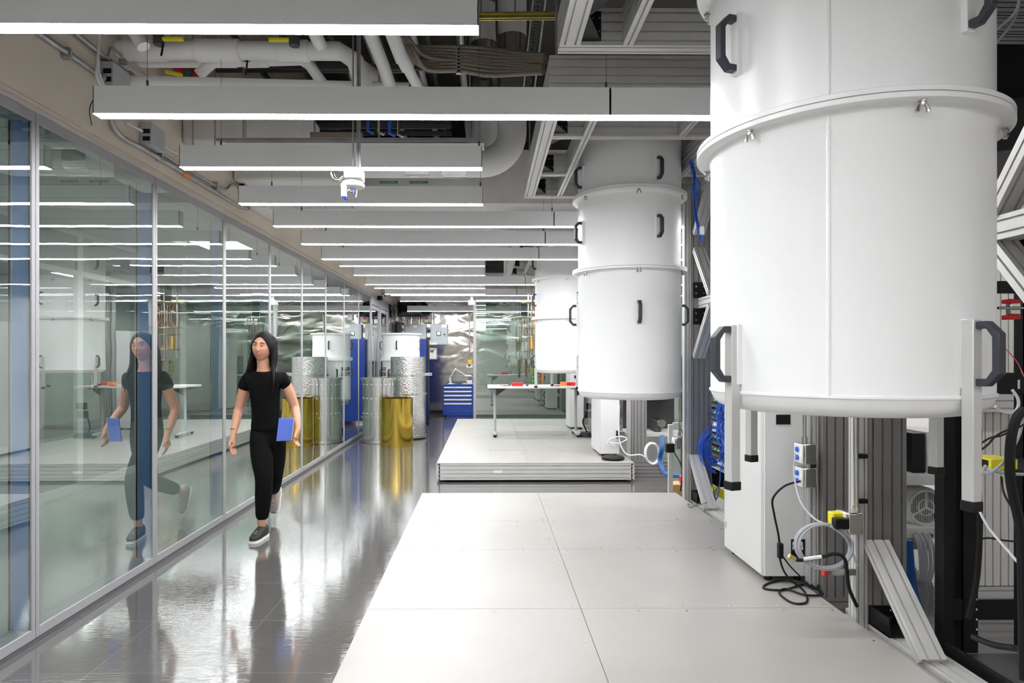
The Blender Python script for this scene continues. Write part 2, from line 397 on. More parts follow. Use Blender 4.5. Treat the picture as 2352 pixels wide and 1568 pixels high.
# ---- room seen through the glazing
struct(MB().box(-8.1, XW-.1, -2.5, 17.2, -.05, -.001).build('floor_beyond_glass', 'inner_floor', smooth=False))
struct(MB().box(-8.1, XW-.136, -2.5, 17.2, 2.90, 2.95).build('ceiling_beyond_glass', 'plankceil', smooth=False))
struct(MB().box(-8.2, -8.1, -2.5, 17.2, 0, 5.2).build('wall_far_left', 'inner_wall', smooth=False))
struct(MB().box(-8.1, XW-.1, 17.1, 17.2, 0, 2.95).build('wall_end_left', 'inner_wall', smooth=False))
XP = -4.55
for i in range(13):
    y0 = 7.28-1.25*6+1.25*i; y1 = y0+1.25
    root = bpy.data.objects.new('window_%d' % (i+20), None); COL.objects.link(root); root.location = (XP, y0+.6, 0); root['kind'] = 'structure'
    m = MB(); m.box(XP-.05, XP, y0, y0+.05, .0, 2.899); m.box(XP-.05, XP, y1-.05, y1-.001, 0, 2.899); m.box(XP-.05, XP, y0+.05, y1-.05, 0, .09); m.box(XP-.05, XP, y0+.05, y1-.05, 2.4, 2.46); m.box(XP-.05, XP, y0+.05, y1-.05, 2.84, 2.899)
    m.build('window_frame', 'offwhite', root)
    MB().box(XP-.03, XP-.02, y0+.05, y1-.05, 2.46, 2.84).build('transom_panel', 'inner_wall', root)
    m = MB(); m.box(XP-.03, XP-.022, y0+.05, y1-.05, .09, 2.4); m.build('pane', 'glass3', root, smooth=False)
    if i in (6, 8):
        m = MB(); yy = y0+.11
        m.tube([(XP, yy, .98), (XP+.05, yy, .98), (XP+.06, yy, 1.0), (XP+.06, yy, 1.26), (XP+.05, yy, 1.28), (XP, yy, 1.28)], .009, 8)
        m.build('door_handle', 'steel', root)
# lights beyond the glazing: first one real, the rest added unseen as fill
for i, (x, y) in enumerate(((-3.3, 8.1), (-3.4, .4), (-3.4, -1.2), (-6.9, 2.0), (-6.9, 5.0), (-6.9, 8.0), (-6.9, 11.0), (-6.9, 14.0))):
    r = thing('ceiling_or_fill_light', 'square flush panel light beyond the glass wall, one of a set mostly added as fill', 'light', (x, y, 2.89), 'flush panel lights beyond the glass')
    MB().box(x-.31, x+.31, y-.31, y+.31, 2.888, 2.8985).build('light_frame', 'white', r, bevel=.002)
    MB().box(x-.28, x+.28, y-.28, y+.28, 2.885, 2.888).build('diffuser', 'lit2', r, smooth=False)
# ---- end glazing across the lab
XE0, YE = -.285, 13.7
def end_bay(idx, x0, x1):
    root = bpy.data.objects.new('window_%d' % idx, None); COL.objects.link(root); root.location = ((x0+x1)/2, YE, 0); root['kind'] = 'structure'
    m = MB(); m.box(x0, x0+.06, YE, YE+.06, 0, 2.75); m.box(x0+.06, x1, YE, YE+.06, 0, .05); m.box(x0+.06, x1, YE, YE+.06, 2.70, 2.75)
    m.build('window_frame', 'frame', root, bevel=.002)
    MB().box(x0+.06, x1, YE+.02, YE+.032, .05, 2.70).build('pane', 'glass2', root, smooth=False)
end_bay(40, XE0, 2.35); end_bay(41, 2.351, 4.59)
# ================================================================ LINEAR PENDANT LAMPS
LAMPS = [(-1.33,1.2,0),(-.42,1.2,1),(.50,1.2,0),(1.43,1.2,0),(2.345,1.2,0),(3.21,1.2,1),(4.106,1.2,0),(5.079,1.2,0),(5.90,1.19,1),(6.79,1.182,1),(7.62,1.149,1),(8.55,1.2,0),  # hindmost row added, and the next lengthened, to brighten the near cryostat
         (9.47,1.192,0),(10.36,1.155,1),(11.2,1.186,0),(12.35,1.193,0),(13.13,1.243,1),(14.52,1.244,2),(16.1,1.13,3)]
LN = ['first', 'second', 'third', 'fourth', 'fifth', 'sixth', 'seventh', 'eighth', 'ninth', 'tenth', 'eleventh', 'twelfth', 'thirteenth', 'fourteenth', 'fifteenth']
for i, (y, h, kind) in enumerate(LAMPS):
    z = H+h; x0 = -1.946; x1 = -.03 if kind == 0 else 4.3
    if kind == 3: x0, x1 = -1.98, 2.5
    if kind == 2: x1 = 4.3
    lab = ('long' if kind in (1, 2) else 'short')+' white linear pendant lamp, '+(LN[i-4] if i >= 4 else ('hindmost added', 'third', 'second', 'first')[i])+(' row from the camera' if i >= 4 else ' row behind the camera')
    r = thing('linear_lamp', lab, 'lamp', ((x0+x1)/2, y+.035, z), 'linear pendant lamps')
    hgt = .135
    segs = [(x0, x1)] if kind == 0 else [(x0, .6135), (.6150, x1)]
    for a, b in segs:
        m = MB(); m.box(a, b, y, y+.006, z+.002, z+hgt); m.box(a, b, y+.066, y+.072, z+.002, z+hgt); m.box(a, b, y, y+.072, z+hgt, z+hgt+.004)
        m.box(a, a+.004, y, y+.072, z+.002, z+hgt); m.box(b-.004, b, y, y+.072, z+.002, z+hgt)
        m.build('lamp_housing', 'lampbody', r)
        MB().box(a+.001, b-.001, y+.001, y+.071, z, z+.004).build('diffuser', 'lit', r, smooth=False)
    top = 5.2 if y < 7.4 else 3.28
    for xx in ([x0+.25, x1-.02] if kind == 0 else [x0+.25, .6, x1-.1]):
        m = MB(); m.cyl((xx, y+.036, z+hgt), (xx, y+.036, top), .0012, 6); m.cyl((xx, y+.036, z+hgt), (xx, y+.036, z+hgt+.045), .006, 8)
        m.build('suspension_wire', 'darkgrey', r)
# ================================================================ CRYOSTAT VACUUM CANS
RC, RF = .4133, .460
def handle_mb(m, c, ang, zc, r0, hh=.085, p=.055, t=.0125, plate=True):
    er = Vector((math.cos(ang), math.sin(ang), 0)); et = Vector((-math.sin(ang), math.cos(ang), 0))
    h = hh; b = .020
    poly = [(0,-h),(p*.45,-h),(p,-h+.034),(p,h-.034),(p*.45,h),(0,h),(0,h-b),(p*.42,h-b),(p-.019,h-.043),(p-.019,-h+.043),(p*.42,-h+b),(0,-h+b)]
    o = Vector((c[0], c[1], zc))+er*r0
    m.prism(poly, o-et*t, o+et*t, er, Vector((0,0,1)))
def bracket_mb(m, c, ang, zc, r0, hh=.095):
    er = Vector((math.cos(ang), math.sin(ang), 0)); et = Vector((-math.sin(ang), math.cos(ang), 0))
    m.obox(Vector((c[0], c[1], zc))+er*(r0+.008), er*.013, et*.017, Vector((0,0,hh)))
def wing(m, c, ang, z):
    er = Vector((math.cos(ang), math.sin(ang), 0)); et = Vector((-math.sin(ang), math.cos(ang), 0)); o = Vector((c[0], c[1], z))+er*.437
    up = Vector((0,0,1))
    m.cyl(o, o-up*.005, .012, 12); m.cyl(o-up*.004, o-up*.014, .008, 10)
    for s in (-1, 1):
        m.tube([o+et*s*.004-up*.008, o+et*s*.012-up*.018, o+et*s*.015-up*.032], [.0055, .005, .006], 8)
def can(label, cx, cy, flanges, seam, bot, top, weld, handles, legs, group='suspended cryostats'):
    r = thing('cryostat', label, 'cryostat', (cx, cy, bot), group); c = (cx, cy, 0); n = 96
    fl = sorted(flanges)
    for i, z in enumerate(fl):                       # section above each flange
        zt = fl[i+1]-.017 if i+1 < len(fl) else top
        m = MB(); m.lathe(c, [(RC-.006, z+.001), (RF, z+.001), (RF, z+.015), (RF-.002, z+.0165), (RC+.006, z+.0165), (RC, z+.021)]+([(RC, zt-.020), (RC+.006, zt-.008), (RC+.012, zt-.001), (RF-.003, zt), (RF, zt+.002), (RF, zt+.016), (RC-.006, zt+.016)] if i+1 < len(fl) else [(RC, zt), (RC-.006, zt)]), n, closed=True)
        s = m.build('upper_can' if i == len(fl)-1 and i > 0 else 'middle_can', 'enamel', r)
        if weld is not None:
            m = MB(); er = Vector((math.cos(weld), math.sin(weld), 0)); pts = []
            k = int((zt-z)/.007)
            pts = [Vector((cx, cy, z+.02+(zt-z-.02)*j/k))+er*(RC-.001) for j in range(k+1)]
            m.tube(pts, [.0062+.0012*math.sin(j*2.1)+random.uniform(-.0005,.0005) for j in range(k+1)], 8); m.build('weld_seam', 'enamel', s)
    z = fl[0]
    prof = [(RC-.006, z-.0175), (RF-.002, z-.0175)]
    m = MB()
    prof = [(0, bot+.0), (RC-.075, bot), (RC-.05, bot+.004), (RC-.026, bot+.014), (RC-.009, bot+.031), (RC-.001, bot+.052), (RC+.001, seam-.006), (RC+.005, seam-.003), (RC+.005, seam+.003), (RC, seam+.006),
            (RC, z-.034), (RC+.005, z-.026), (RC+.012, z-.019), (RF-.003, z-.018), (RF, z-.016), (RF, z-.002), (RC-.004, z-.002)]
    m.lathe(c, prof, n)
    lo = m.build('lower_can', 'enamel', r)
    if weld is not None:
        er = Vector((math.cos(weld), math.sin(weld), 0)); k = int((z-.03-seam)/.007); m = MB()
        pts = [Vector((cx, cy, seam+(z-.03-seam)*j/k))+er*(RC-.001) for j in range(k+1)]
        m.tube(pts, [.0062+.0012*math.sin(j*2.1)+random.uniform(-.0005,.0005) for j in range(k+1)], 8); m.build('weld_seam', 'enamel', lo)
    for zf in fl:
        for a in (28, 88, 148, 208, 268, 328):
            m = MB(); wing(m, c, math.radians(a-.5), zf-.018); m.build('wing_nut', 'steel', r)
    for a, zc, br in handles:
        m = MB(); lg_ = any(q[0] == a and abs(zc-1.5) < .2 for q in legs); handle_mb(m, c, math.radians(a), zc, RC+((.037 if lg_ else .017) if br else .001), .087, .06, .0135); hd = m.build('handle', 'handle', r, bevel=.0025)
        if br:
            m = MB(); bracket_mb(m, c, math.radians(a), zc, RC-.004); m.build('bracket', 'enamel', hd, bevel=.002)
    for a, z1, z0 in legs:
        an = math.radians(a); er = Vector((math.cos(an), math.sin(an), 0)); et = Vector((-math.sin(an), math.cos(an), 0))
        o = Vector((cx, cy, 0))+er*(RC+.020)-et*.004
        m = MB(); m.obox(o+Vector((0,0,(z0+z1)/2)), er*.0165, et*.0165, Vector((0,0,(z1-z0)/2))); lg = m.build('leg', 'alu', r, bevel=.002)
        m = MB(); m.obox(o+Vector((0,0,z0+.006)), er*.019, et*.019, Vector((0,0,.014))); m.build('leg_cap', 'blackrub', lg, bevel=.003)
D = math.radians
C1, C2, C3 = (1.186, 2.157), (1.167, 5.30), (1.098, 9.15)
H4 = (18, 108, 198, 288)
def offs(c, k): return c
can('large white cryostat nearest the camera, with four grey metal legs and a vertical weld', *C1, [2.205, 2.79], 1.387, 1.326, 3.5, D(237),
    [(a, 1.508, True) for a in H4]+[(a, 2.48, True) for a in H4], [(a, 1.60, 1.09) for a in H4])
can('tall white three-section cryostat hanging in the middle, without legs', *C2, [2.19, 2.786], 1.223, 1.165, 3.5, None,
    [(a, 1.84, True) for a in (178, 358, 88)]+[(268, 1.84, False)]+[(a, 2.49, True) for a in H4]+[(a, 2.93, True) for a in H4], [])
can('farthest white cryostat, behind the middle one and above the work table', *C3, [2.035, 2.58], 1.322, 1.272, 3.27, None,
    [(a, 1.435, True) for a in H4]+[(a, 2.29, True) for a in (198, 288, 18)]+[(198, 2.80, True)], [(a, 1.50, 1.073) for a in H4])
# ================================================================ DECKS
def deck(label, x0, x1, y0, y1, zt, ys, xs, group):
    r = thing('raised_platform', label, 'platform', ((x0+x1)/2, (y0+y1)/2, 0), group)
    m = MB(); b = .025; zb = .028; hb = zt-.012-zb
    for yy in (y0+.02, y1-.02):
        m = MB(); beam(m, (x0+b, yy, zb+hb/2), (x1-b, yy, zb+hb/2), .04, hb, sw=.013); m.build('end_beam', 'alu', r)
    for xx in (x0+.02, x1-.02):
        m = MB(); beam(m, (xx, y0, zb+hb/2), (xx, y1, zb+hb/2), .04, hb, sw=.011); m.build('side_beam', 'alu', r)
    for i in range(len(ys)-1):
        for j in range(len(xs)-1):
            a, bb, cc, dd = xs[j]+.0012, xs[j+1]-.0012, ys[i]+.0015, ys[i+1]-.0015
            m = MB(); m.box(a, bb, cc, dd, zt-.012, zt); m.build('deck_plate', 'plate', r, bevel=.0012)
    pos = []
    for i in range(len(ys)-1):
        for j in range(len(xs)-1):
            for q in range(6):
                xx = xs[j]+.04+(xs[j+1]-xs[j]-.08)*q/5
                pos += [(xx, ys[i]+.035), (xx, ys[i+1]-.035)]
            for q in (.33, .67): pos += [(xs[j]+.04, ys[i]*(1-q)+ys[i+1]*q), (xs[j+1]-.04, ys[i]*(1-q)+ys[i+1]*q)]
    pos = [p for p in pos if p[1] > 2.45]; pos.sort(key=lambda p: p[1])
    proto = None; rest = MB()
    for k, (xx, yy) in enumerate(pos):
        if k < 96:
            if proto is None:
                m = MB(); m.tube([(xx, yy, zt-.001), (xx, yy, zt+.0014)], [.0085, .006], 8); proto = m.build('plate_screw', 'steel', r); px, py = xx, yy
            else:
                c = proto.copy(); COL.objects.link(c); c.location = (xx-px, yy-py, 0)
        else: rest.tube([(xx, yy, zt-.001), (xx, yy, zt+.0014)], [.0085, .006], 8)
    if rest.v: rest.build('plate_screws', 'steel', r)['kind'] = 'stuff'
    return r
deck('near cream metal-plated platform along the bottom of the view', -.603, 1.77, -1.2, 6.035, .23, [-1.2, .9, 2.1, 3.26, 4.26, 5.0, 6.035], [-.603, .475, 1.77], 'raised walking platforms')
deck('far cream platform carrying the folding work table', -.60, 1.77, 7.726, 13.23, .23, [7.726, 8.75, 9.6, 10.5, 11.9, 13.23], [-.60, .5, 1.77], 'raised walking platforms')

q = P(1144, 1083, Y=7.72); tag_ = MB().box(q.x-.05, q.x+.05, 7.7225, 7.7255, q.z-.017, q.z+.017)
tag(tag_.build('asset_tag', 'white'), 'small white paper tag on the front edge of the far platform', 'tag')
# ================================================================ OVERHEAD FRAMES AND COLUMNS
def gusset(parent, x0, y0, x1, y1, z0, z1):
    """black triangular corner brace in a horizontal-vertical corner: plate with bolts"""
    m = MB(); m.m = 0
    m.prism([(0,0),(1,0),(0,1)], (x0, y0, z0), (x0, y0, z0+.006), Vector((x1-x0, 0, 0)), Vector((0, y1-y0, 0)))
    m.box(x0, x0+.006*(1 if x1 > x0 else -1), y0, y1, z0, z1); m.box(x0, x1, y0, y0+.006*(1 if y1 > y0 else -1), z0, z1)
    m.m = 1
    sx = 1 if x1 > x0 else -1; sy = 1 if y1 > y0 else -1
    for a in (.25, .6, .9):
        for q in (.3, .75):
            bolt(m, (x0+sx*.006, y0+(y1-y0)*a, z0+(z1-z0)*q), (sx, 0, 0)); bolt(m, (x0+(x1-x0)*a, y0+sy*.006, z0+(z1-z0)*q), (0, sy, 0))
    return m.build('corner_bracket', ['black', 'steel'], parent)
def overhead(label, y0, y1, ycross, zb=3.0, hh=.18, x0=.35, x1=2.02):
    r = thing('overhead_frame', label, 'frame', ((x0+x1)/2, (y0+y1)/2, zb), 'overhead aluminium frames')
    zc = zb+hh/2
    for a, b in ((x0, x0+.10), (x1-.1, x1)):
        m = MB(); beam(m, ((a+b)/2, y0+.0905, zc), ((a+b)/2, y1-.0905, zc), b-a, hh); m.build('long_beam', 'alu', r)
    for y in (y0, y1-.09):
        m = MB(); beam(m, (x0-.0, y+.045, zc), (x1, y+.045, zc), .09, hh); m.build('cross_beam', 'alu', r)
    for x in (.68, 1.62):
        m = MB(); beam(m, (x, y0+.09, zc), (x, y1-.09, zc), .05, hh); m.build('inner_beam', 'alu', r)
    for y in ycross:
        m = MB(); beam(m, (x0+.1, y, zc), (.655, y, zc), .06, hh); m.build('tie_beam', 'alu', r); m = MB(); beam(m, (1.645, y, zc), (x1-.1, y, zc), .06, hh); m.build('tie_beam', 'alu', r)
        for s in (-1, 1): gusset(r, x0+.101, y+s*.031, x0+.20, y+s*.22, zb+.02, zb+.16)
    for y, s in ((y0+.091, 1), (y1-.091, -1)):
        gusset(r, x0+.101, y, x0+.20, y+s*.25, zb+.02, zb+.16)
    yt = ycross[0]
    m = MB(); beam(m, (.705, yt, zc), (1.595, yt, zc), .06, hh); m.build('tie_beam', 'alu', r)
    m = MB(); beam(m, (1.33, y0+.09, zc), (1.33, yt-.03, zc), .045, hh); m.build('inner_beam', 'alu', r)
    # hangers up to the slab
    for x in (x0+.05, x1-.05):
        for y in (y0+.1, y1-.1):
            m = MB(); m.cyl((x, y, zb+hh), (x, y, 5.2 if y < 7.45 else 3.28), .008, 8); m.build('hanger_rod', 'zinc', r)
    return r
overhead('overhead aluminium frame above the nearest cryostat', 1.0, 3.20, [1.58, 2.68])
overhead('overhead aluminium frame carrying the middle cryostat', 3.60, 6.13, [4.43, 5.35])
overhead('overhead aluminium frame carrying the farthest cryostat', 7.95, 12.0, [8.55, 9.75, 10.9])
# extra cross beams in front of / behind the middle can
# ---- support columns with base frames
def column_station(label, y, xf, has_k, group='aluminium support columns', ynear=None):
    r = thing('support_column', label, 'column', (xf, y, 0), group); zt = .213
    m = MB(); beam(m, (xf+.156, y+.045, zt), (xf+.156, y+.045, 3.0), .186, .09, up=(0,1,0)); m.build('main_post', 'alu_shaded', r)
    m = MB(); beam(m, (xf+.031, y+.03, .0), (xf+.031, y+.03, 3.0), .058, .06, up=(0,1,0), pitch=.03, sw=.006); m.build('edge_post', 'alu', r)
    yn = y-.95 if ynear is None else ynear
    m = MB(); beam(m, (xf+.135, yn, zt/2), (xf+.135, y+.2, zt/2), .14, zt); m.build('base_beam', 'alu', r)
    m = MB(); beam(m, (xf+.098, y-.395, zt+.004), (xf+.098, y-.005, zt+.394), .105, .05, up=(0,-1,1), pitch=.05); m.build('foot_brace', 'alu', r)
    m = MB(); m.m = 0; m.box(xf+.065, xf+.071, y-.16, y-.001, zt+.001, zt+.09); m.box(xf+.065, xf+.205, y-.16, y-.001, zt+.001, zt+.007); m.box(xf+.065, xf+.205, y-.007, y-.001, zt+.007, zt+.09)
    m.prism([(0, 0), (1, 0), (0, 1)], (xf+.199, y-.001, zt+.007), (xf+.205, y-.001, zt+.007), Vector((0, -.155, 0)), Vector((0, 0, .085)))
    m.m = 1
    for q in (.10, .17): bolt(m, (xf+q, y-.008, zt+.065), (0,-1,0), .009); bolt(m, (xf+q, y-.008, zt+.03), (0,-1,0), .009); bolt(m, (xf+q, y-.09, zt+.008), (0,0,1), .009)
    m.build('corner_bracket', ['black', 'steel'], r)
    if has_k:
        m = MB(); beam(m, (xf+.17, y-1.3, 1.98), (xf+.17, y-.001, 1.98), .09, .09); m.build('rail_beam', 'alu', r)
        X = xf+.12
        for a, b, u in (((X, y-.03, 1.50), (X, y-.43, 1.93), (0,-1,-1)), ((X, y-.03, 2.46), (X, y-.42, 2.03), (0,-1,1)), ((X, y-.03, 2.60), (X, y-.42, 3.0), (0,-1,-1))):
            m = MB(); beam(m, a, b, .1, .05, up=u, pitch=.05); m.build('diagonal_brace', 'alu', r)
        m = MB(); m.m = 0
        for z0, z1 in ((1.79, 1.934), (2.027, 2.17)):
            m.box(xf+.08, xf+.2, y-.007, y-.001, z0, z1)
        m.m = 1
        for z in (1.83, 1.89, 2.07, 2.13):
            for x in (xf+.105, xf+.175): bolt(m, (x, y-.008, z), (0,-1,0), .009)
        m.build('bracket_plate', ['black', 'steel'], r)
    return r
column_station('slotted aluminium column beside the black open rack, diagonal foot brace', 3.10, 1.775, True, ynear=.6)
column_station('slotted aluminium column between nearest and middle cryostats, with bent braces', 5.80, 1.775, True, ynear=4.2)
def wide_post(label, x0, y, w=.186, z1=3.0, extra=0):
    r = thing('slotted_post', label, 'post', (x0+w/2, y, 0), 'wide slotted posts')
    m = MB(); beam(m, (x0+w/2, y+.045, .18), (x0+w/2, y+.045, z1), w, .09, up=(0,1,0)); m.build('post_profile', 'alu_shaded', r)
    m = MB(); beam(m, (x0-.03, y+.06, .18), (x0-.03, y+.06, z1), .05, .05, up=(0,1,0), pitch=.025, sw=.006); m.build('edge_profile', 'alu', r)
    m = MB(); beam(m, (x0-.05, y+.045, .09), (x0+w+.3+extra, y+.045, .09), .09, .18); m.build('base_beam', 'alu_shaded', r)
    return r
wide_post('wide grey slotted post right beside the near white cabinet', 1.84, 3.525)
wide_post('pale slotted post beside the middle cabinet with cable coil', 1.84, 8.17)
wide_post('slotted post near the far end of the far platform', 1.86, 11.4, extra=-.3)
# panel of vertical slotted profiles at the right edge
r = thing('profile_wall', 'tall pale panel of vertical slotted profiles at the right edge', 'panel', (2.95, 3.6, 0))
m = MB()
for i in range(5): beam(m, (2.74+.18*i, 3.72, .19), (2.74+.18*i, 3.72, 2.56), .179, .09, up=(0,1,0))
m.build('panel_profiles', 'offwhite', r)
m = MB(); beam(m, (2.62, 3.72, .09), (3.6, 3.72, .10), .09, .18); m.build('base_beam', 'alu', r)
m = MB(); beam(m, (2.66, 3.66, 1.25), (3.6, 3.66, 1.25), .03, .13); m.build('tie_beam', 'alu', r)
# right hand diagonal bracing
r = thing('cross_brace', 'white diagonal braces meeting the horizontal rail at the upper right edge', 'brace', (1.95, 2.4, 2.0))
m = MB(); beam(m, P(2296, 490, Y=2.42), P(2400, 285, Y=2.20), .06, .09, up=(1,0,0)); m.build('upper_brace', 'alu', r)
m = MB(); beam(m, P(2296, 560, Y=2.44), P(2400, 690, Y=2.22), .06, .09, up=(1,0,0)); m.build('lower_brace', 'alu', r)
# ================================================================ CABINETS
def cabinet(label, x0, x1, y0, y1, z0=.262, z1=1.95, logo=False):
    r = thing('gas_cabinet', label, 'cabinet', ((x0+x1)/2, (y0+y1)/2, .23), 'white gas handling cabinets')
    MB().box(x0, x1, y0+.02, y1, z0, z1).build('body', 'cabinet', r, bevel=.004)
    MB().box(x0+.006, x1-.006, y0, y0+.018, z0+.004, z1-.01).build('front_panel', 'cabinet', r, bevel=.003)
    MB().box(x0-.004, x0, y0+.025, y1-.01, z0+.004, z1-.01).build('side_door', 'cabinet', r, bevel=.002)
    for xx in (x0+.05, x1-.05):
        for yy in (y0+.06, y1-.06):
            m = MB(); m.cyl((xx, yy, .2305), (xx, yy, .262), .022, 12); m.build('foot', 'blackrub', r)
    MB().box(x0-.006, x0-.003, y1-.05, y1-.03, z0+.13, z0+.17).build('hinge', 'steel', r)
    if logo:
        m = MB().box(x1-.115, x1-.035, y0-.0015, y0+.001, .36, .475); pl = m.build('logo_plate', 'black', r)
        text_mesh('BLUE\nFORS', .026, (x1-.108, y0-.002, .440), (PI/2, 0, 0), 'white', 'logo_text', pl, bold=.0012)
    MB().box(x0+.07, x0+.15, y0-.004, y0+.001, 1.12, 1.175).build('display', 'black', r, bevel=.001)
    return r
cabinet('near white gas cabinet behind the nearest cryostat, black cord loops at its foot', 1.556, 1.825, 3.62, 4.22, logo=True)
cabinet('white gas cabinet below the middle cryostat, at the front of the far platform', 1.44, 1.69, 8.2, 8.88)
cabinet('farthest white gas cabinet, right of the folding table', 1.46, 1.70, 11.3, 11.9)
# ================================================================ JUNCTION BOXES AND CONDUITS (near station)
def Pz(px, py, Y): return P(px, py, Y=Y)
def px_box(m, x0, y0, x1, y1, Y, d):
    a = P(x0, y1, Y=Y); b = P(x1, y0, Y=Y); m.box(a.x, b.x, Y, Y+d, a.z, b.z); return m
def outlet_box(label, x0, y0, x1, y1, Y, d=.07, face='blue', group='metal outlet boxes'):
    a = P(x0, y1, Y=Y); b = P(x1, y0, Y=Y)
    r = thing('outlet_box', label, 'outlet box', ((a.x+b.x)/2, Y+d/2, a.z), group)
    MB().box(a.x, b.x, Y, Y+d, a.z, b.z).build('box_body', 'steel', r, bevel=.008)
    MB().box(a.x-.012, a.x-.001, Y+.004, Y+d-.004, a.z+.004, b.z-.004).build('face_plate', 'white', r, bevel=.004)
    m = MB()
    for q in (.3, .7):
        z = a.z+(b.z-a.z)*q; m.cyl((a.x-.0125, Y+d/2, z), (a.x-.022, Y+d/2, z), .014, 14)
    m.build('socket', face, r)
    return r, a, b
r1, a1, b1 = outlet_box('upper steel outlet box under the conduit beside the near white cabinet', 1848, 1020, 1878, 1067, 3.45, .1, 'cblue')
r2, a2, b2 = outlet_box('lower steel outlet box with a black cord plugged in, beside the near cabinet', 1848, 1075, 1878, 1121, 3.45, .1, 'cblue')
m = MB().box(b1.x+.001, 1.78, 3.48, 3.53, a2.z+.06, b1.z-.06); tag(m.build('mounting_arm', 'black', smooth=False), 'black arm carrying the two steel outlet boxes beside the near cabinet', 'bracket')
def conduit(label, pts, rad, group='thin conduits', m='steel', fit=True, smooth=0):
    o = MB().tube(pts, rad, 12, smooth=smooth)
    r = thing('conduit', label, 'conduit', tuple(Vector(pts[0])), group)
    o.build('pipe', m, r)
    if fit:
        e = Vector(pts[-1]); d = (e-Vector(pts[-2])).normalized(); q = MB().cyl(e-d*.03, e+d*.004, rad*1.55, 12); q.build('fitting', m, r)
    return r
xm = (a1.x+b1.x)/2
conduit('thin steel conduit rising from the two stacked outlet boxes to the frame', [(xm-.01, 3.50, 3.0), (xm-.01, 3.50, b1.z+.005)], .0105)
r3, a3, b3 = outlet_box('dark steel outlet box with a yellow plug and black adapter on the slotted post', 1948, 1178, 1984, 1229, 3.0, .09, 'black')
m = MB(); q = P(1921, 1190, Y=3.04); m.box(q.x-.028, q.x+.03, 3.02, 3.07, q.z-.03, q.z+.03); pr = tag(m.build('plug', 'yellow', bevel=.006), 'yellow electrical plug in the outlet box on the slotted post', 'plug')
m = MB(); q = P(1933, 1200, Y=2.99); m.box(q.x-.035, q.x+.03, 2.975, 3.015, q.z-.028, q.z+.02); tag(m.build('power_adapter', 'black', bevel=.004), 'small black power adapter below the yellow plug on the slotted post', 'adapter')
conduit('steel conduit running down the slotted post to the outlet box with the yellow plug', [(P(1965, 900, Y=3.06).x, 3.06, 2.65), (P(1965, 900, Y=3.06).x, 3.06, 1.1), P(1967, 1176, Y=3.05)], .0105)
for i, (py, Y) in enumerate(((1047, 3.07), (1150, 3.07))):
    q = P(1978, py, Y=Y); m = MB(); m.box(q.x-.03, q.x+.028, Y-.012, Y+.012, q.z-.011, q.z+.011)
    tag(m.build('pipe_clamp', 'black', bevel=.004), 'black clamp on the conduit of the slotted post, '+('above' if i == 0 else 'behind')+' the yellow plug box', 'clamp')
# cables near
def cable(label, pts, rad, m, group=None, cat='cable', smooth=6, name='cable', n=8):
    o = MB().tube(pts, rad, n, smooth=smooth).build(name, m)
    return tag(o, label, cat, group)
zf = .23
pc = [P(1846, 1104, Y=3.49), P(1832, 1106, Y=3.46), P(1800, 1117, Y=3.42), P(1775, 1145, Y=3.42), P(1778, 1180, Y=3.44), P(1789, 1235, Y=3.5), P(1793, 1290, Y=3.52), P(1810, 1325, Y=3.5),
      P(1846, 1356, Z=zf+.006), P(1853, 1382, Z=zf+.006), P(1820, 1384, Z=zf+.006), P(1790, 1362, Z=zf+.008), P(1805, 1352, Z=zf+.01), P(1850, 1366, Z=zf+.012), P(1890, 1364, Z=zf+.006), P(1870, 1348, Z=zf+.006),
      P(1850, 1340, Z=zf+.01), P(1800, 1354, Z=zf+.006), P(1755, 1351, Z=zf+.006), P(1763, 1340, Z=zf+.006), P(1800, 1332, Z=zf+.012), P(1845, 1340, Z=zf+.016), P(1870, 1352, Z=zf+.01), P(1880, 1340, Z=zf+.006), P(1865, 1322, Z=zf+.03)]
cable('black power cord dropping from the outlet boxes into loops at the near cabinet foot', pc, .0058, 'black', cat='cord', name='power_cable')
m = MB(); q = P(1792, 1264, Y=3.5); m.box(q.x-.014, q.x+.014, 3.485, 3.515, q.z-.042, q.z+.042); tag(m.build('cord_adapter', 'black', bevel=.006), 'black inline block on the power cord in front of the near white cabinet', 'adapter')
cable('second black cord from the inline block down to the near platform', [P(1797, 1276, Y=3.52), P(1815, 1300, Y=3.55), P(1845, 1330, Y=3.57), P(1862, 1346, Z=.25)], .004, 'black', cat='cord', name='power_cable')
# grey hanging coil
def coil(label, cx, cy, Y, rx, ry, turns, rad, m, group=None, wob=.04):
    pts = []
    c = P(cx, cy, Y=Y); sc = Y/F
    for i in range(turns*14+1):
        a = 2*PI*i/14+1.2; k = 1+wob*math.sin(i*.9)+.05*math.sin(i*.31)
        pts.append(Vector((c.x+rx*sc*k*math.cos(a), Y-.004*i/14*rad/.004, c.z+ry*sc*k*math.sin(a))))
    r = MB().tube(pts, rad, 8, smooth=2).build('cable_coil', m)
    return tag(r, label, 'cable coil', group)
coil('coil of grey cable hanging between the near cabinet and the slotted post', 1889, 1252, 3.03, 64, 49, 6, .0048, 'cgrey', wob=.05)
cable('grey cable running from the upper outlet box to the hanging coil', [P(1826, 1040, Y=3.44), P(1824, 1090, Y=3.40), P(1838, 1150, Y=3.3), P(1870, 1190, Y=3.1), P(1910, 1210, Y=3.0), P(1945, 1240, Y=3.0), P(1970, 1300, Y=3.03)], .0048, 'cgrey')
cable('thick black cable with a white tag passing through the grey coil', [P(1815, 1277, Y=2.97), P(1835, 1286, Y=2.97), P(1880, 1280, Y=2.97), P(1915, 1272, Y=2.97), P(1938, 1280, Y=2.97), P(1945, 1310, Y=3.0), P(1950, 1350, Y=3.02), P(1968, 1392, Y=3.05)], .0085, 'black')
